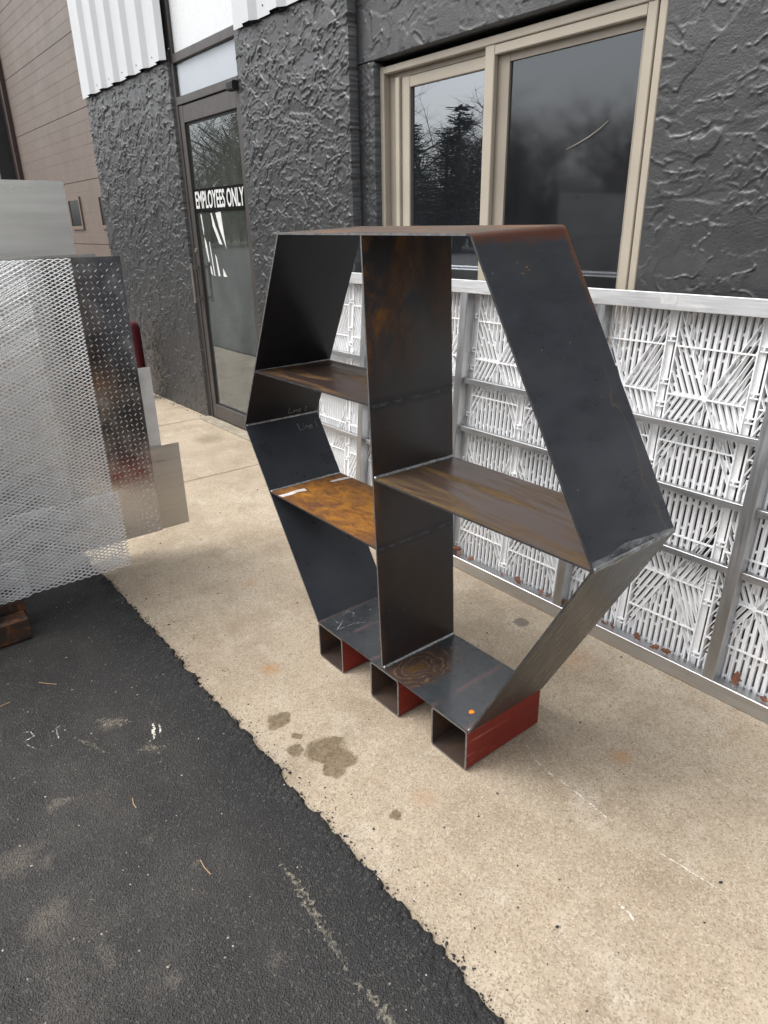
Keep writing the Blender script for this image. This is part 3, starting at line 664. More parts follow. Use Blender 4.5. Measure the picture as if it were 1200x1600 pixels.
def div_spots(m, c):
    p = m.N('SeparateXYZ', None, Vector=m.pos()).outputs; n_ = m.math('SUBTRACT', m.noise(30, 5, .7), .5)
    for zc in (.968, .547):       # scale burnt off by the welds on the other side
        sl_ = m.math('SUBTRACT', p[2], m.math('MULTIPLY', m.math('SUBTRACT', p[1], 1.236), .02))
        d = m.math('ABSOLUTE', m.math('SUBTRACT', m.math('ADD', sl_, m.math('MULTIPLY', n_, .03)), zc))
        c = m.mix(m.mr(d, .006, .022, .85, 0), c, (.020, .021, .024))
        c = m.mix(m.math('MULTIPLY', m.mr(d, .001, .006, 1, 0), m.mr(n_, -.05, .1)), c, (.085, .09, .10))
    return c
SM = {}
SM['upper_right'] = steel('steel_upper_right', (.046, .050, .059), (.066, .070, .081), seed=1.3, streak=(.8, .8, 2.2), spot=right_spots, rough=.29)
SM['lower_right'] = steel('steel_lower_right', (.034, .033, .030), (.046, .044, .039), seed=2.1, streak=(1, 5, 1), rough=.30, brown=.3, bcol=(.052, .045, .034))
SM['top'] = steel('steel_top', (.06, .055, .05), (.12, .10, .085), seed=3.7, rust=.55, rcol=((.16, .09, .05), (.36, .17, .07)), rscale=5, streak=(1, 4, 1), brown=.4, bcol=(.10, .075, .06), rough=.5)
SM['upper_left'] = steel('steel_upper_left', (.013, .014, .017), (.020, .021, .025), seed=5.1, rough=.34)  # shade of the downward-facing plate put into its base colour
SM['lower_left'] = steel('steel_lower_left', (.036, .042, .051), (.052, .059, .070), seed=6.2, rough=.31)
SM['bottom'] = steel('steel_bottom', (.035, .040, .046), (.055, .060, .066), seed=7.4, rough=.24, spot=bottom_spots)
SM['divider'] = steel('steel_divider', (.030, .031, .034), (.046, .046, .049), seed=8.8, rust=.66, rcol=((.13, .05, .014), (.42, .17, .02)), rscale=5, streak=(1, 1.2, .7), brown=.38, bcol=(.046, .031, .026), rough=.29, spot=div_spots,
                      rmask=lambda m: m.math('ADD', m.math('MULTIPLY', axis_mask(2, ((.1, 0), (1.02, .0), (1.16, 1), (1.4, 1)))(m), axis_mask(1, ((1.08, 1), (1.20, .85), (1.30, .08), (1.39, .3)))(m)),
                                             axis_mask(1, ((1.08, .7), (1.092, .35), (1.105, .05), (1.39, .0)))(m), True))
SM['sh1'] = steel('steel_shelf_upper', (.050, .036, .031), (.075, .055, .046), seed=9.9, rust=.60, rcol=((.11, .055, .022), (.34, .17, .045)), rscale=4.2, streak=(.55, 3.2, 1), brown=.8, bcol=(.058, .040, .034), rough=.34)
SM['sh2'] = steel('steel_shelf_rusty', (.05, .03, .025), (.08, .045, .032), seed=11.5, rust=.98, rcol=((.20, .075, .018), (.58, .25, .018)), rscale=6, streak=(.8, 1.5, 1), brown=.8, bcol=(.09, .04, .026), rough=.55,
                  rmask=prod(axis_mask(0, ((-2.05, .35), (-1.96, 1), (-1.52, 1), (-1.44, .2), (-1.42, .2))), axis_mask(1, ((1.08, .45), (1.11, 1), (1.32, 1), (1.39, .35)))))
SM['sh3'] = steel('steel_shelf_long', (.078, .058, .050), (.105, .080, .068), seed=13.2, rust=.62, rcol=((.10, .058, .024), (.24, .15, .045)), rscale=4.5, streak=(.5, 3.6, 1), brown=.7, bcol=(.080, .054, .046), rough=.33)
names = {('TL', 'TR'): ('top_plate', 'top'), ('TR', 'R'): ('side_plate', 'upper_right'), ('R', 'BR'): ('side_plate', 'lower_right'), ('BR', 'BL'): ('bottom_plate', 'bottom'),
         ('BL', 'L'): ('side_plate', 'lower_left'), ('L', 'TL'): ('side_plate', 'upper_left')}
lbl = {'upper_right': 'blue-black upper right plate', 'lower_right': 'olive-dark lower right plate', 'lower_left': 'slate-blue lower left plate', 'upper_left': 'upper left plate darkened in colour for its shade',
       'top': 'brown rust-streaked top plate', 'bottom': 'blue-black bottom plate with brown tide marks'}
PL = {}
for i in range(6):
    a, b = order[i], order[(i+1) % 6]; nm, mk = names[(a, b)]
    po, pi_ = [outer[i], outer[(i+1) % 6]], [inner[(i+1) % 6], inner[i]]
    q = MB()
    if mk == 'upper_right':      # cold bend instead of a welded corner
        A = np.array(outer[i]); u1 = np.array(outer[i-1])-A; u1 /= np.linalg.norm(u1); u2 = np.array(outer[i+1])-A; u2 /= np.linalg.norm(u2)
        r_ = .012; arc = []
        for t in np.linspace(0, 1, 6): arc.append(tuple(A+u1*r_*(1-t)**2+u2*r_*t**2))
        q.prism(arc+[outer[i+1], inner[i+1], inner[i], tuple(np.array(inner[i])+u1*(r_-.0005))], Y0, Y1, 0, 1, .013)
    elif mk == 'top':
        A = np.array(outer[1]); u1 = np.array(outer[0])-A; u1 /= np.linalg.norm(u1); e1 = A+u1*.0122; e2 = np.array(inner[1])+u1*.0122
        q.prism([outer[0], tuple(e1), tuple(e2), inner[0]], Y0, Y1, 0, 1, .013)
    else: q.prism(po+pi_, Y0, Y1, 0, 1, .013)
    PL[mk] = q.build(nm, [SM[mk], M['cut_edge'] if mk in ('top', 'upper_left', 'lower_left') else M['dark_edge']], shelf); PL[mk]['label'] = lbl[mk]
def divx(z): return -1.396-(z-.142)/1.249*.051
zt_, zb_ = 1.3900, .1440
dv = MB().prism([(divx(zb_)-.0026, zb_), (divx(zb_)+.0026, zb_), (divx(zt_)+.0026, zt_), (divx(zt_)-.0026, zt_)], Y0+.0005, Y1-.0005, 0, 1, .0125).build('divider', [SM['divider'], M['cut_edge']], shelf)
dv['label'] = 'dark brown upright divider rusted orange near the top'
def shelf_plate(x0, x1, z, mat, lab):
    o = MB().prism([(x0, z-.0026), (x1, z-.0026), (x1, z+.0026), (x0, z+.0026)], Y0+.001, Y1-.001, 0, 1).build('shelf_plate', [SM[mat], M['dark_edge']], shelf); o['label'] = lab; return o
s1 = shelf_plate(-2.0612, divx(.968)-.003, .968, 'sh1', 'brown shelf plate, the upper one left of the divider')
s2 = shelf_plate(-2.0222, divx(.547)-.003, .547, 'sh2', 'bright orange rusted shelf plate with white paper remnants')
s3 = shelf_plate(divx(.76)+.003, -.7035, .760, 'sh3', 'long brown shelf plate right of the divider')
def weld(x, z, y0=Y0, y1=Y1, r=.0045, mat='weld', seed=0, name='weld_bead', parent=shelf, squash=1.):
    n = int((y1-y0)/.0022); rr = np.random.default_rng(seed); ys = np.linspace(y0+.002, y1-.002, n); k = 8; V = []; F = []
    ph = 0
    for i, y in enumerate(ys):
        rad = r*(.78+.30*abs(math.sin(y*math.pi/.0052))+.22*(rr.random()-.5))*(1+.35*(vnoise(np.array([y*40]), np.array([seed+.5]), 5)[0]-.5))
        if i in (0, n-1): rad *= .3
        V += [(x+rad*math.cos(2*math.pi*j/k), y, z+rad*squash*math.sin(2*math.pi*j/k)) for j in range(k)]
    for i in range(n-1): F += [(i*k+j, i*k+(j+1) % k, (i+1)*k+(j+1) % k, (i+1)*k+j) for j in range(k)]
    return wmesh(name, V, F, M[mat], parent, smooth=True)
weld(-2.0605, .9715, seed=1, r=.0052); weld(-2.0205, .5505, seed=2, r=.0038); weld(-2.1625, .7615, seed=3, r=.0040)
weld(divx(.763)+.0045, .7640, seed=4, r=.0058); weld(divx(.146)+.0045, .1465, seed=5, r=.0055)
weld(-1.0235, .1450, seed=7, r=.0028)
# ground-down outside weld at the right corner
A = np.array(hexo['R']); weld(A[0]-.0028, A[1]+.0006, seed=6, r=.0050, mat='ground_weld', name='ground_weld')
uu = (np.array(hexo['TR'])-A); uu /= np.linalg.norm(uu); ll = (np.array(hexo['BR'])-A); ll /= np.linalg.norm(ll)
def grind(dirv, lim, seed, amp):
    r = np.random.default_rng(seed); n = 60; ys = np.linspace(Y0, Y1, n); nn = np.array([-dirv[1], dirv[0]])
    if nn[0] < 0: nn = -nn
    wv = lim*(.35+.9*np.array([vnoise(np.array([y*14]), np.array([seed+.3]), 9)[0] for y in ys]))*np.interp(ys, [Y0, Y0+.08, Y1], [1., 1., .35]); b = A+nn*.0011
    V = [(b[0], y, b[1]) for y in ys]+[(b[0]+dirv[0]*w_, y, b[1]+dirv[1]*w_) for y, w_ in zip(ys, wv)]
    return wmesh('grinding_mark', V, [(i, i+1, n+i+1, n+i) for i in range(n-1)], M['grind'], shelf)
M['grind'] = (lambda m: (m.t.links.new(m.N('MixShader', None, Fac=m.mr(m.noise(40, 6, .7, m.map((1, .35, 1))), .38, .62), i1=m.N('BsdfTransparent').outputs[0],
               i2=m.N('BsdfPrincipled', None, Base_Color=(.40, .41, .42), Metallic=.7, Roughness=.35).outputs[0]).outputs[0], m.out.inputs[0]), m.m)[1])(MT('grinding_mark'))
grind(uu, .026, 3, 1); grind(ll, .016, 4, 1)
# feet
def foot(x0, x1, h):
    w_ = x1-x0; t = .0062; r = .012; ys = [Y0+.001, Y1+.001]
    def ringpts(x0, x1, z0, z1, r):
        P = []
        for cx, cz, a0 in ((x1-r, z0+r, -90), (x1-r, z1-r, 0), (x0+r, z1-r, 90), (x0+r, z0+r, 180)):
            for k in range(5): a_ = math.radians(a0+22.5*k); P.append((cx+r*math.cos(a_), cz+r*math.sin(a_)))
        return P
    o_, i_ = ringpts(x0, x1, 0.0005, h, r), ringpts(x0+t, x1-t, t, h-t, r-t*.8); n = len(o_)
    V = [(x, ys[0], z) for x, z in o_]+[(x, ys[1], z) for x, z in o_]+[(x, ys[0], z) for x, z in i_]+[(x, ys[1], z) for x, z in i_]
    F = []; I = []
    for k in range(n):
        k2 = (k+1) % n
        F += [(k, k2, n+k2, n+k), (2*n+k2, 2*n+k, 3*n+k, 3*n+k2), (k2, k, 2*n+k, 2*n+k2), (n+k, n+k2, 3*n+k2, 3*n+k)]; I += [0, 1, 2, 2]
    return wmesh('foot_tube', V, F, [M['red_primer'], M['tube_in'], M['cut_edge']], shelf, I)
for x0, x1 in ((-1.757, -1.613), (-1.459, -1.318), (-1.170, -1.025)): foot(x0, x1, .1378)
# remnants, chalk, rust dot on the shelf
def patch(pts, z, mat, name, parent):
    n = len(pts); V = [(x, y, z) for x, y in pts]+[(x, y, z+.0008) for x, y in pts]
    return wmesh(name, V, [tuple(range(n-1, -1, -1)), tuple(range(n, 2*n))]+[(i, (i+1) % n, n+(i+1) % n, n+i) for i in range(n)], mat, parent)
zz = .5500
patch([(-1.968, 1.084), (-1.945, 1.088), (-1.944, 1.130), (-1.952, 1.150), (-1.943, 1.186), (-1.968, 1.190), (-1.972, 1.150), (-1.966, 1.12)], zz, M['tape'], 'paper_remnant', s2)
patch([(-1.968, 1.300), (-1.955, 1.312), (-1.952, 1.35), (-1.946, 1.386), (-1.964, 1.384), (-1.971, 1.34)], zz, M['tape'], 'paper_remnant', s2)
patch([(-1.072+.0075*math.cos(t)*(1+.2*math.sin(3*t)), 1.146+.009*math.sin(t)) for t in np.linspace(0, 6.28, 13)[:-1]], .1440, M['orange'], 'rust_dot', PL['bottom'])
def plate_frame(a, b):
    d = np.array([b[0]-a[0], b[1]-a[1]]); d = d/np.linalg.norm(d); return np.array([d[0], 0, d[1]])
upv = -plate_frame(hexo['L'], hexo['BL'])
nrm = np.cross((0, 1, 0), upv); nrm = nrm if nrm[0] > 0 else -nrm
def on_plate(u, y): # u metres below the L corner on the lower left plate, inner face
    p = np.array([hexo['L'][0], y, hexo['L'][1]])-upv*u+nrm*(T+.0012); return p
GL = {'L': [[(.05, 1), (.02, .05), (.55, .0)]], 'i': [[(.1, .55), (.08, .02)], [(.12, .78), (.14, .83)]], 'n': [[(.02, .5), (.05, 0)], [(.04, .35), (.25, .52), (.38, .4), (.40, 0)]],
      'e': [[(.05, .28), (.38, .32), (.33, .52), (.10, .48), (.03, .2), (.18, .0), (.42, .08)]], '1': [[(.1, .95), (.12, .0)]], '2': [[(.02, .8), (.2, .98), (.36, .78), (.05, .05), (.45, .04)]]}
def handwrite(txt, parent, org, ux, uz, nn, wdt, hgt, seed):
    r_ = random.Random(seed); x = 0; q = MB(); adv = {'L': .6, 'i': .28, 'n': .5, 'e': .55, ' ': .35, '1': .3, '2': .55}; tot = sum(adv[c_] for c_ in txt)
    for ch in txt:
        for st_ in GL.get(ch, []):
            P = [tuple(np.array(org)+np.array(ux)*((x+px+r_.uniform(-.03, .03))/tot*wdt)+np.array(uz)*((py+r_.uniform(-.05, .05)-x*.04)*hgt)+np.array(nn)*.0002) for px, py in st_]
            q.tube(P, [.0006*r_.uniform(.6, 1.4) for _ in P], 4)
        x += adv[ch]
    return q.build('chalk_writing', M['chalk'], parent)
handwrite('Line 1', PL['lower_left'], on_plate(.062, 1.285), (0, 1, 0), upv, nrm, .085, .026, 1)
up2 = plate_frame(hexo['L'], hexo['TL']); n2 = np.cross((0, 1, 0), up2); n2 = n2 if n2[0] > 0 else -n2
p2 = np.array([hexo['L'][0], 1.255, hexo['L'][1]])+up2*.022+n2*(T+.0012)
handwrite('Line 2', PL['upper_left'], p2, (0, 1, 0), up2, n2, .085, .022, 2)
def chalkline(pts, parent, z=.1442, w_=.0018, seed=0):
    return ribbon('chalk_outline', pts, w_, z, M['chalk_line'], parent, seed, 5)
chalkline([(-1.735, 1.135), (-1.70, 1.125), (-1.70, 1.15), (-1.665, 1.10), (-1.66, 1.17), (-1.63, 1.22)], PL['bottom'], seed=21)
chalkline([(-1.73, 1.16), (-1.74, 1.20), (-1.715, 1.21), (-1.70, 1.19)], PL['bottom'], seed=22)
chalkline([(-1.70, 1.30), (-1.69, 1.345), (-1.66, 1.36), (-1.63, 1.33), (-1.60, 1.345), (-1.60, 1.30)], PL['bottom'], seed=23)
chalkline([(-1.70, 1.265), (-1.695, 1.27)], PL['bottom'], w_=.006, seed=24)

# ------------------------------------------------------------------ lattice screen panel leaning by the window
pan = empty('lattice_screen_panel', (0, 1.922, .001), 'long aluminium framed screen of white plastic lattice tiles leaning below the window', 'screen panel')
LEAN = math.radians(-4.6); pan.rotation_euler = (LEAN, 0, 0)
def lmesh(q, name, mats, parent=pan, smooth=False):
    me = bpy.data.meshes.new(name); me.from_pydata(q.V, [], q.F)
    for m_ in (mats if isinstance(mats, (list, tuple)) else [mats]): me.materials.append(m_)
    me.update(); o = bpy.data.objects.new(name, me); C.objects.link(o); o.parent = parent; return o
PX0, PX1 = -3.306, -.148
lmesh(MB().box(PX0, PX1, 0, .049, 0, .052, 0, .002), 'bottom_rail', M['alu_bar'])
lmesh(MB().box(PX0, PX1, 0, .049, 1.164, 1.213, 0, .002), 'top_rail', M['alu_frame'])
lmesh(MB().box(PX0, PX1, .078, .112, .010, .050), 'rear_rail', M['alu_frame'])
lmesh(MB().box(PX0, PX1, .078, .112, 1.166, 1.210), 'rear_rail', M['alu_frame'])
for x in (-2.95, -.45): lmesh(MB().box(x, x+.04, .113, .272, 1.17, 1.205), 'wall_spacer', M['alu_post'])
PXS = [PX0, -2.692, -2.034, -1.402, -.800, -.186]
for x in PXS: lmesh(MB().box(x, x+.037, .001, .047, .0525, 1.1635, 0, .0015), 'post', M['alu_post'])
for a_, b_ in zip(PXS[:-1], PXS[1:]):
    for v in (.820, .620, .418): lmesh(MB().box(a_+.0375, b_-.0005, .018, .046, v-.011, v+.011, 0, .001), 'cross_bar', M['alu_bar'])
lmesh(MB().box(-1.172, -1.118, -.0006, .0002, 1.180, 1.206), 'sticker_remnant', M['sticker'])
# tile pattern: spokes from the hub, verticals above and below, slats parallel to the spokes at the sides
HW, HH, PT = .124, .2975, .0213
segs = []                       # slats: (u0,v0,u1,v1)
for su in (-1, 1):
    for sv in (-1, 1):
        segs.append((0, 0, su*HW, sv*2*HW))
        for k in range(1, 6):
            u0 = k*PT
            if u0 < HW-.004: segs.append((su*u0, 0, su*HW, sv*2*(HW-u0)))
for sv in (-1, 1):
    for k in range(-5, 6):
        u = k*PT; segs.append((u, sv*2*abs(u), u, sv*HH))
def slat_box(q, sg, w_=.0027, y0=.052, y1=.0655, trim=0.):
    a_ = np.array(sg[:2]); b_ = np.array(sg[2:]); d = b_-a_; L = np.linalg.norm(d); d /= L; n_ = np.array([-d[1], d[0]])*w_/2
    a_ = a_+d*trim; b_ = b_-d*trim
    c_ = [a_+n_, b_+n_, b_-n_, a_-n_]
    V = [(p[0], y0, p[1]) for p in c_]+[(p[0], y1, p[1]) for p in c_]
    q.add(V, [(0, 3, 2, 1), (4, 5, 6, 7), (0, 1, 5, 4), (1, 2, 6, 5), (2, 3, 7, 6), (3, 0, 4, 7)])
# frame of the tile with ribs
tf = MB()
tf.box(-HW-.002, -HW+.002, .0505, .074, -HH, HH).box(HW-.002, HW+.002, .0505, .074, -HH, HH).box(-HW+.002, HW-.002, .051, .073, HH-.004, HH).box(-HW+.002, HW-.002, .051, .073, -HH, -HH+.004)
for v in (0, .149, -.149): tf.box(-HW+.002, HW-.002, .0505, .060, v-.0024, v+.0024)
tf.box(HW+.002, HW+.0205, .062, .0655, -HH, HH).box(-HW-.0065, -HW-.002, .056, .060, -HH, HH)
tf.tube([(0, .0500, 0), (0, .060, 0)], [.008, .008], 10)
# slotted floor: strips between slats, broken by bridges
def floor_strip(q, p0, p1, width_vec):
    V = []
    for y in (.0650, .0685):
        for p in (p0, p1, p1+width_vec, p0+width_vec): V.append((p[0], y, p[1]))
    q.add(V, [(0, 3, 2, 1), (4, 5, 6, 7), (0, 1, 5, 4), (1, 2, 6, 5), (2, 3, 7, 6), (3, 0, 4, 7)])
SLOT = .0070
def floor_between(q, sg, step):
    """floor strip on the +u side of slat sg: slot next to it, then strip; step = horizontal pitch"""
    a_ = np.array(sg[:2]); b_ = np.array(sg[2:]); L = np.linalg.norm(b_-a_)
    if L < .012: return
    lim = HW-.002
    w0, w1 = SLOT, step
    def cl(p, w_): return np.array([min(p[0]+w_, lim), p[1]])
    if a_[0]+w0 < lim or b_[0]+w0 < lim:
        P = [cl(a_, w0), cl(b_, w0), cl(b_, w1), cl(a_, w1)]
        V = [(p[0], y, p[1]) for y in (.0650, .0685) for p in P]
        q.add(V, [(0, 3, 2, 1), (4, 5, 6, 7), (0, 1, 5, 4), (1, 2, 6, 5), (2, 3, 7, 6), (3, 0, 4, 7)])
    nb = max(1, int(L/.075)); d = (b_-a_)/L
    for k in range(nb+1):
        s_ = (k+.5*(abs(a_[0])*47 % 1))/(nb+.5)*L; p = a_+d*min(s_, L-.009); p2 = p+d*.009
        P = [p, p2, cl(p2, w0), cl(p, w0)]
        V = [(r_[0], y, r_[1]) for y in (.0647, .0688) for r_ in P]
        q.add(V, [(0, 3, 2, 1), (4, 5, 6, 7), (0, 1, 5, 4), (1, 2, 6, 5), (2, 3, 7, 6), (3, 0, 4, 7)])
fl = MB()
for sg_ in segs: floor_between(fl, sg_, PT)
for sv in (-1, 1): floor_between(fl, (-HW, sv*2*HW*.86, -HW, sv*HH), .0175)
def share(me, name, parent, loc=(0, 0, 0)):
    o = bpy.data.objects.new(name, me); C.objects.link(o); o.parent = parent; o.location = loc; return o
def qmesh(q, name, mat):
    me = bpy.data.meshes.new(name); me.from_pydata(q.V, [], q.F); me.materials.append(mat); me.update(); return me
me_frame = qmesh(tf, 'tile', M['plastic']); me_floor = qmesh(fl, 'slotted_floor', M['plastic'])
me_slats = []
for sg_ in segs:
    q = MB(); slat_box(q, sg_, trim=.001); me_slats.append(qmesh(q, 'slat', M['plastic']))
q = MB()
for sg_ in segs: slat_box(q, sg_, trim=.001)
me_all = qmesh(q, 'slats', M['plastic'])
near = {(0, 0), (0, 1), (1, 0), (1, 1), (-1, 0), (-1, 1)}
cq = MB()
for h in (-.008, .006): cq.box(-.0125, .0125, .0500, .0615, h-.002, h+.002)
cq.box(-.004, .0005, .049, .060, -.006, .004)
me_clip = qmesh(cq, 'clip', M['plastic'])
for k in range(-7, 3):
    for r_, vc in enumerate((.9095, .3135)):
        tl = share(me_frame, 'tile', pan, (-.999+.2835*k, random.uniform(-.001, .001), vc)); tl.rotation_euler = (0, random.uniform(-.003, .003), 0)
        share(me_floor, 'slotted_floor', tl)
        if (k, r_) in near:
            for me_ in me_slats: share(me_, 'slat', tl)
        else: tag(share(me_all, 'slats', tl), kind='stuff')
        if k < 2:
            for dv_ in (.169, .036, -.036, -.229): share(me_clip, 'clip', tl, (.14175, 0, dv_))

# dead leaves caught on the bottom rail
def leaf(name_label, u, v, size, seed):
    r = np.random.default_rng(seed); pts = []
    lob = [(0, 1.1), (.20, .72), (.42, .66), (.30, .30), (.50, .05), (.34, -.15), (.22, -.42), (0, -.5)]
    right = [(x*r.uniform(.75, 1.2), y*r.uniform(.85, 1.1)) for x, y in lob]; left = [(-x*r.uniform(.75, 1.2), y*r.uniform(.85, 1.1)) for x, y in lob[::-1][1:-1]]
    P = np.array(right+left)*size; curl = r.uniform(18, 48); cx = r.uniform(-.3, .3)
    Z = curl*P[:, 0]**2*.9+cx*P[:, 1]; V = np.c_[P[:, 0], Z, P[:, 1]]
    n = len(V); ctr = np.array([[0, 0, 0]]); V = np.concatenate([V, ctr, V+[0, .0007, 0], ctr+[0, .0007, 0]])
    F = []
    for i in range(n):
        j = (i+1) % n; F += [(i, j, n), (n+1+j, n+1+i, 2*n+1), (j, i, n+1+i, n+1+j)]
    st_ = MB(); st_.tube([(0, 0, -.42*size), (.05*size, .1*size, -.9*size)], .0008, 4); o0 = len(V)
    V = np.concatenate([V, np.array([tuple(p) for p in st_.V])]); F += [tuple(k+o0 for k in f_) for f_ in st_.F]
    a_ = r.uniform(0, 6.28); tilt = r.uniform(.1, .75)
    Rm = np.array(Matrix.Rotation(r.uniform(-.5, .5), 3, 'Z') @ Matrix.Rotation(-tilt, 3, 'X') @ Matrix.Rotation(a_, 3, 'Y')); V = V@Rm.T
    zmin = V[:, 2].min()
    ca, sa = math.cos(LEAN), math.sin(LEAN); off = .022+r.uniform(-.004, .004); vv = .053
    loc = Vector((u, 1.922+off*ca-vv*sa, off*sa+vv*ca+.0012))
    V[:, 2] -= zmin; V[:, 1] = np.clip(V[:, 1], -.03, .024)
    o = mesh('dead_leaf', V, F, M['leaf']); o.location = loc
    return tag(o, name_label, 'leaf', 'dead leaves on the bottom rail')
LV = [(-2.01, .036), (-1.965, .040), (-1.93, .024), (-1.86, .030), (-1.68, .016), (-1.60, .034), (-1.475, .030), (-1.44, .022), (-1.352, .036), (-1.188, .018), (-1.155, .022), (-1.045, .030), (-.975, .030), (-.935, .030), (-.705, .040), (-.62, .022)]
ORD = ['first', 'second', 'third', 'fourth', 'fifth', 'sixth', 'seventh', 'eighth', 'ninth', 'tenth', 'eleventh', 'twelfth', 'thirteenth', 'fourteenth', 'fifteenth', 'sixteenth']
for i, (u, sz) in enumerate(LV): leaf('curled brown dead leaf on the lattice screen\'s bottom rail, %s from the left' % ORD[i], u, 0, sz*.78, 100+i)

# ------------------------------------------------------------------ sheet rack and sheets, standing square to the wall
rack = empty('sheet_rack', (-2.7, -.2, 0), 'rusty steel tube rack standing on the asphalt under the metal sheets', 'rack')
def rbox(x0, x1, y0, y1, z0, z1, mat, name, b=.006): return MB().box(x0, x1, y0, y1, z0, z1, 0, b).build(name, mat, rack)
rbox(-2.597, -2.525, -1.0, .310, .011, .104, M['rack_rust'], 'base_tube', .008)
rbox(-2.690, -2.617, -1.0, .322, .011, .138, M['rack_rust'], 'base_tube', .008)
rbox(-2.970, -2.875, -1.0, .322, .011, .138, M['rack_rust'], 'base_tube', .008)
rbox(-2.582, -2.545, .185, .222, .105, 1.05, M['rack_post'], 'upright', .004)
rbox(-3.10, -2.583, .190, .216, .985, 1.03, M['rack_post'], 'arm', .004) if False else None
rbox(-3.085, -3.03, -1.0, .322, .011, .138, M['rack_rust'], 'base_tube', .008)
rbox(-3.13, -3.09, .185, .222, .011, 1.2, M['rack_post'], 'upright', .004)

def expanded(name, X, y0, y1, z0, z1, label, lwd=.0280, swd=.0066, seed=0, tilt=0.0, w_=.00105):
    ny = int((y1-y0)/lwd); y0 = y1-ny*lwd; nz = int((z1-z0)/swd); swd = (z1-z0)/nz
    V = []; F = []; dp = .0024
    r = np.random.default_rng(seed)
    for j in range(nz+1):
        # zigzag strand j: nodes alternate between touching the strand above and the one below
        ys = []; zs = []
        for i in range(2*ny+1):
            ys.append(y0+i*lwd/2); zs.append(z0+j*swd+(swd/2*.97 if (i+j) % 2 == 0 else -swd/2*.97)*(0.5 if j in (0, nz) else 1))
        b = len(V)
        for i, (y, z) in enumerate(zip(ys, zs)):
            xo = X+tilt*(z-z0)+.0016*(1 if (i+j) % 2 else -1)
            V += [(xo+dp/2, y, z+w_-.0004), (xo+dp/2, y, z-w_-.0004), (xo-dp/2, y, z-w_+.0006), (xo-dp/2, y, z+w_+.0006)]
        for i in range(2*ny):
            a_ = b+4*i
            for k in range(4): F.append((a_+k, a_+(k+1) % 4, a_+4+(k+1) % 4, a_+4+k))
    o = wmesh(name, V, F, M['mesh']); return tag(o, label, 'metal sheet')
ZB = .140
expanded('expanded_metal_sheet', -2.668, -.55, .728, ZB, 1.322, 'tall expanded metal sheet, the largest mesh at the front of the stack', seed=1)
expanded('expanded_metal_sheet', -2.735, -.55, .590, ZB, 1.318, 'narrower expanded metal sheet directly behind the tall mesh sheet', seed=2, lwd=.0330, swd=.0080)
expanded('expanded_metal_sheet', -2.632, -.55, .740, ZB, .458, 'low wide strip of expanded metal in front of the tall mesh', seed=3, lwd=.031, swd=.0074, w_=.0014)
expanded('expanded_metal_sheet', -2.618, -.35, .352, ZB, .290, 'small corner offcut of expanded metal beside the rack upright', seed=4, lwd=.026, swd=.0060)
def plate(name, X, y0, y1, z0, z1, mat, label, th=.002, tilt=0.):
    q = MB().box(X-th, X, y0, y1, z0, z1); q.V = [(x-tilt*(z-z0), y, z) for x, y, z in q.V]; o = q.build(name, mat); return tag(o, label, 'metal sheet')
def treadplate(X, y0, y1, z0, z1, label, lug0, tilt=0., mk='tread'):
    o = plate('tread_plate', X, y0, y1, z0, z1, M[mk], label, tilt=tilt); q = MB(); p = .0215
    j = 0; z = z0+.012
    while z < z1-.01:
        i = 0; y = max(y0, lug0)+.012
        while y < y1-.008:
            s_ = 1 if (i+j) % 2 else -1; d = np.array([math.cos(.78*s_), math.sin(.78*s_)]); n_ = np.array([-d[1], d[0]]); L, W_ = .0080, .0018
            P = [d*L, d*L*.45+n_*W_, -d*L*.45+n_*W_, -d*L, -d*L*.45-n_*W_, d*L*.45-n_*W_]
            V = [(X-.0002, y+a_[0], z+a_[1]) for a_ in P]+[(X+.0009, y+a_[0]*.6, z+a_[1]*.6) for a_ in (P[0], P[3])]
            q.add(V, [(0, 1, 6), (1, 2, 7, 6), (2, 3, 7), (3, 4, 7), (4, 5, 6, 7), (5, 0, 6)]); i += 1; y += p
        j += 1; z += p
    q.V = [(x-tilt*(z-z0), y, z) for x, y, z in q.V]
    lg = q.build('tread_lugs', M[mk], o); tag(lg, kind='stuff'); return o
treadplate(-2.880, -.55, .973, ZB, 1.320, 'tall tread plate sheet reaching past the mesh, nearest of the tread plates', .45)
plate('aluminium_sheet', -2.890, -.55, 1.108, ZB, .530, M['alu_matte'], 'low dull aluminium sheet sticking out furthest from the stack')
treadplate(-2.898, -.2, 1.032, ZB, .876, 'half-height tread plate peeking out behind the tall tread plate', .8, 0., 'tread_skylit')
plate('aluminium_sheet', -2.894, -.55, .885, ZB, 1.330, M['alu_matte'], 'plain aluminium sheet whose top edge just shows above the tall tread plate')
plate('aluminium_sheet', -3.06, -.55, .86, ZB, 1.592, M['alu_sheet'], 'tallest polished aluminium sheet rising above the rest of the stack')
plate('aluminium_sheet', -2.862, -.55, .36, ZB, 1.327, M['alu_sheet'], 'polished aluminium sheet hidden between the mesh and the tread plate')

# ------------------------------------------------------------------ bollard
prof = [(.078, 0), (.078, .60), (.076, .63), (.067, .655), (.046, .672), (.02, .679), (0.001, .680)]
V = []; F = []; n = 28
for r_, z in prof: V += [(-6.20+r_*math.cos(2*math.pi*k/n), 2.09+r_*math.sin(2*math.pi*k/n), z+.0005) for k in range(n)]
for i in range(len(prof)-1): F += [(i*n+k, i*n+(k+1) % n, (i+1)*n+(k+1) % n, (i+1)*n+k) for k in range(n)]
F.append(tuple(range(n-1, -1, -1)))
tag(wmesh('bollard', V, F, M['bollard'], smooth=True), 'dark red round-topped bollard beside the stuccoed wall', 'bollard')

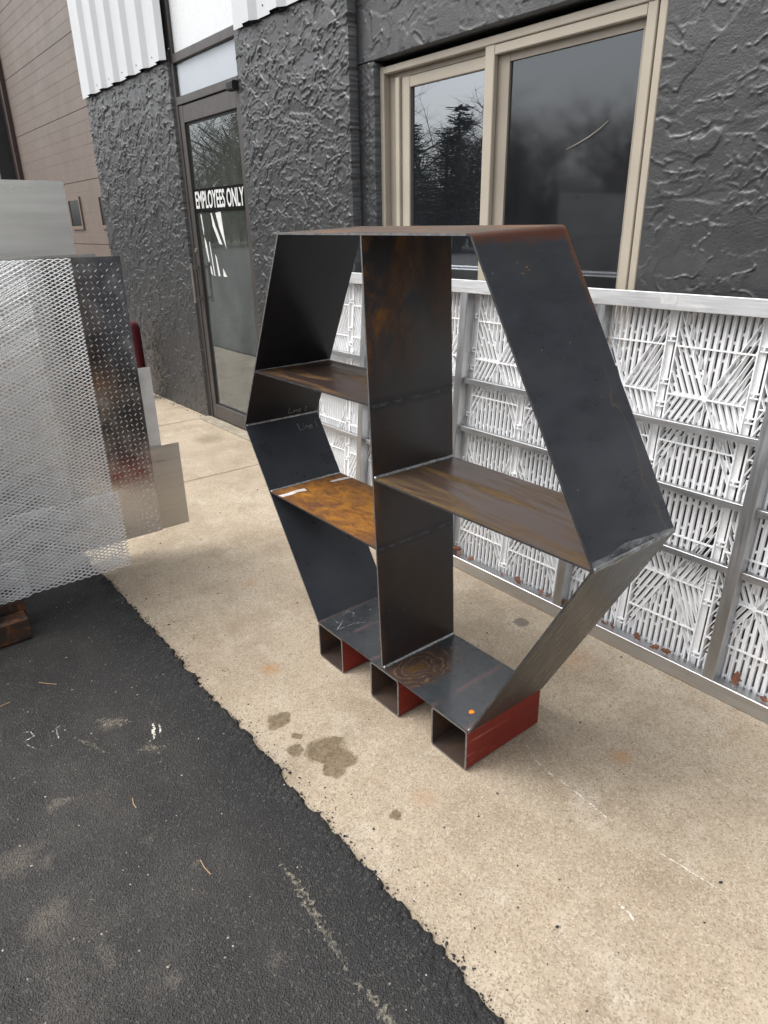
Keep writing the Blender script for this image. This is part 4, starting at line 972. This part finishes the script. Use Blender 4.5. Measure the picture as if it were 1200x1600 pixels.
# ------------------------------------------------------------------ loose bits
def rocks(name, P, S, mat, label, cat):
    q = MB(); r = np.random.default_rng(5)
    base = np.array([(1, 0, 0), (-1, 0, 0), (0, 1, 0), (0, -1, 0), (0, 0, 1), (0, 0, -.5)]); FF = [(0, 2, 4), (2, 1, 4), (1, 3, 4), (3, 0, 4), (2, 0, 5), (1, 2, 5), (3, 1, 5), (0, 3, 5)]
    for (x, y, z), s_ in zip(P, S):
        a_ = r.uniform(0, 6.28); R_ = np.array([[math.cos(a_), -math.sin(a_), 0], [math.sin(a_), math.cos(a_), 0], [0, 0, 1]])
        V = (base*r.uniform(.55, 1.25, (6, 1))*[1, .75, .7]*s_)@R_.T+[x, y, z+s_*.32]; q.add(V, FF)
    o = q.build(name, mat); return tag(o, label, cat, kind='stuff')
r = np.random.default_rng(77); P = []; Sz = []
for _ in range(900):
    x = r.uniform(-3.6, -.25); d = abs(r.normal(0, .045)); y = edge_y(np.array([x]))[0]+d*(.2 if r.random() < .6 else 1)
    P.append((x, y, 0.0005)); Sz.append(r.uniform(.0012, .0038) if r.random() < .93 else r.uniform(.004, .007))
for _ in range(420):
    P.append((r.uniform(-3.6, -.2), r.uniform(.72, 2.1), .0005)); Sz.append(r.uniform(.0014, .0036) if r.random() < .88 else r.uniform(.004, .006))
for _ in range(260):
    x = r.uniform(-6.8, -3.0); P.append((x, 2.225-abs(r.normal(0, .02)), .0005)); Sz.append(r.uniform(.002, .007))
rocks('asphalt_crumbs', P, Sz, M['crumb'], 'loose black asphalt crumbs scattered over the concrete', 'crumbs')
P = []; Sz = []
for _ in range(130):
    P.append((r.uniform(-3.2, -.55), r.uniform(-.1, .60), .0115)); Sz.append(r.uniform(.001, .0025) if r.random() < .95 else r.uniform(.003, .005))
rocks('pale_grit', P, Sz, M['pebble'], 'pale grit lying on the asphalt', 'grit')
def straw(a_, b_, label, z=.013):
    mid = ((a_[0]+b_[0])/2+.003, (a_[1]+b_[1])/2-.003, z+.002)
    tag(MB().tube([(*a_, z), mid, (*b_, z)], .0011, 5).build('dry_straw', M['straw']), label, 'straw', 'dry straws on the asphalt')
straw((-2.22, .258), (-2.17, .302), 'dry straw lying on the asphalt nearest the rusty rack')
straw((-2.165, .125), (-2.169, .158), 'dry straw on the asphalt at the left edge of the picture')
straw((-1.514, .321), (-1.475, .317), 'dry straw on the asphalt in front of the oil-stained concrete')
straw((-1.217, .379), (-1.165, .381), 'dry straw on the asphalt close to the long pale scrape')

# ------------------------------------------------------------------ across the lot: trees mirrored in the glass
def branchtree(seed, h, spread, depth=5):
    r = random.Random(seed); q = MB()
    def grow(p, d, L, rad, dep):
        pts = [p]; rs = [rad]; cur = Vector(p); dd = Vector(d)
        n_ = 3 if dep > 1 else 2
        for i in range(n_):
            dd = (dd+Vector((r.uniform(-.16, .16), r.uniform(-.16, .16), r.uniform(-.02, .12)))).normalized(); cur = cur+dd*(L/n_); pts.append(cur.copy()); rs.append(rad*(1-.5*(i+1)/n_))
        q.tube(pts, rs, 5 if dep > 2 else 3, cap=False)
        if dep == 0: return
        for i in range(r.randint(3, 5) if dep < depth else 7):
            t = r.uniform(.3, 1); k = min(n_-1, int(t*n_)); o = pts[k].lerp(pts[k+1], t*n_-k if k < n_ else 1)
            a_ = r.uniform(0, 6.28); side = Vector((math.cos(a_), math.sin(a_), r.uniform(-.1, .4)))
            grow(o, (dd*(1-spread)+side*spread*1.2).normalized(), L*r.uniform(.5, .72), max(.006, rad*.42), dep-1)
    grow(Vector((0, 0, 0)), Vector((0, 0, 1)), h*.52, h*.018, depth)
    return q
def conifer(seed, h):
    r = random.Random(seed); t = MB(); t.tube([(0, 0, 0), (0, 0, h*.5), (0, 0, h)], [h*.017, h*.011, .01], 6); c_ = MB()
    z = h*.16
    while z < h*.985:
        L = (h-z)*.30*r.uniform(.7, 1.15)+.15
        for k in range(r.randint(4, 6)):
            a_ = r.uniform(0, 6.28); d = Vector((math.cos(a_), math.sin(a_), r.uniform(-.15, .25))); n_ = max(4, int(L*5))
            for i in range(1, n_+1):
                s_ = i/n_; p = Vector((0, 0, z))+d*L*s_+Vector((0, 0, -.12*L*s_*s_)); wd_ = .26*(1.1-s_*.6)
                for m_ in range(3):
                    u = Vector((r.uniform(-1, 1), r.uniform(-1, 1), r.uniform(-.25, .35)))*wd_*1.5; v = Vector((r.uniform(-1, 1), r.uniform(-1, 1), r.uniform(-.4, .4)))*wd_*.5
                    c_.add([p, p+u+v, p+u*1.4, p+u-v], [(0, 1, 2, 3)])
        z += h*.021*r.uniform(.7, 1.4)
    return t, c_
bare = []
for i in range(3):
    q = branchtree(40+i, 11, .55, 4); bare.append(qmesh(q, 'trunk_and_limbs', M['bark']))
    q2 = branchtree(60+i, 11, .62, 4); bare[-1] = (bare[-1], qmesh(q2, 'crown', M['bark']))
cons = []
for i in range(2):
    t, c_ = conifer(80+i, 12.5); cons.append((qmesh(t, 'trunk', M['bark']), qmesh(c_, 'crown', M['needles'])))
rt = random.Random(3)
spots = [(-38+i*2.3, rt.uniform(-36, -27)) for i in range(12)]+[(-88+i*3.6, rt.uniform(-36, -27)) for i in range(13)]
for i, (x, y) in enumerate(spots):
    e = empty('bare_tree', (x+rt.uniform(-1, 1), y, -.05), 'leafless winter tree across the lot, mirrored in the window glass', 'tree', 'leafless trees across the lot')
    s_ = rt.uniform(.65, 1.0) if x > -40 else rt.uniform(.9, 1.35); e.scale = (s_, s_, s_); e.rotation_euler = (0, 0, rt.uniform(0, 6.28)); m1, m2 = bare[i % 3]
    share(m1, 'trunk', e); share(m2, 'crown', e)
for i, (x, y, s_) in enumerate(((-30.5, -25, .70), (-32.5, -26, .62), (-35, -25.5, .66), (-28, -27, .52), (-37.5, -27, .6), (-57, -26, 1.0), (-64.5, -31, .9), (-19, -30, .5), (-23, -31, .55))):
    e = empty('conifer', (x, y, -.05), 'dark evergreen conifer across the lot, mirrored in the door and window glass', 'tree', 'evergreens across the lot')
    e.scale = (s_*(2.0 if x > -40 else 1.15), s_*(2.0 if x > -40 else 1.15), s_*(.85 if x > -40 else 1.)); e.rotation_euler = (0, 0, i*1.3); m1, m2 = cons[i % 2]; share(m1, 'trunk', e); share(m2, 'crown', e)
q = MB(); r = np.random.default_rng(9)
for _ in range(26000):
    x = r.uniform(-110, 30); y = r.uniform(-62, -36); zc = abs(r.normal(0, 1.9))*(1+.4*math.sin(x*.35)); a_ = r.uniform(0, 3.14); L = r.uniform(.8, 2.4); w_ = r.uniform(.02, .10)
    d = np.array([math.cos(a_), math.sin(a_), 0])*w_; u = np.array([r.normal(0, .3)*L, r.normal(0, .3)*L, L])
    p = np.array([x, y, zc-.2]); q.add([p-d, p+d, p+d*.3+u, p-d*.3+u], [(0, 1, 2, 3)])
tag(q.build('distant_brush', M['brush']), 'far brown thicket beyond the lot, only mirrored in the glass', 'woods', kind='stuff')
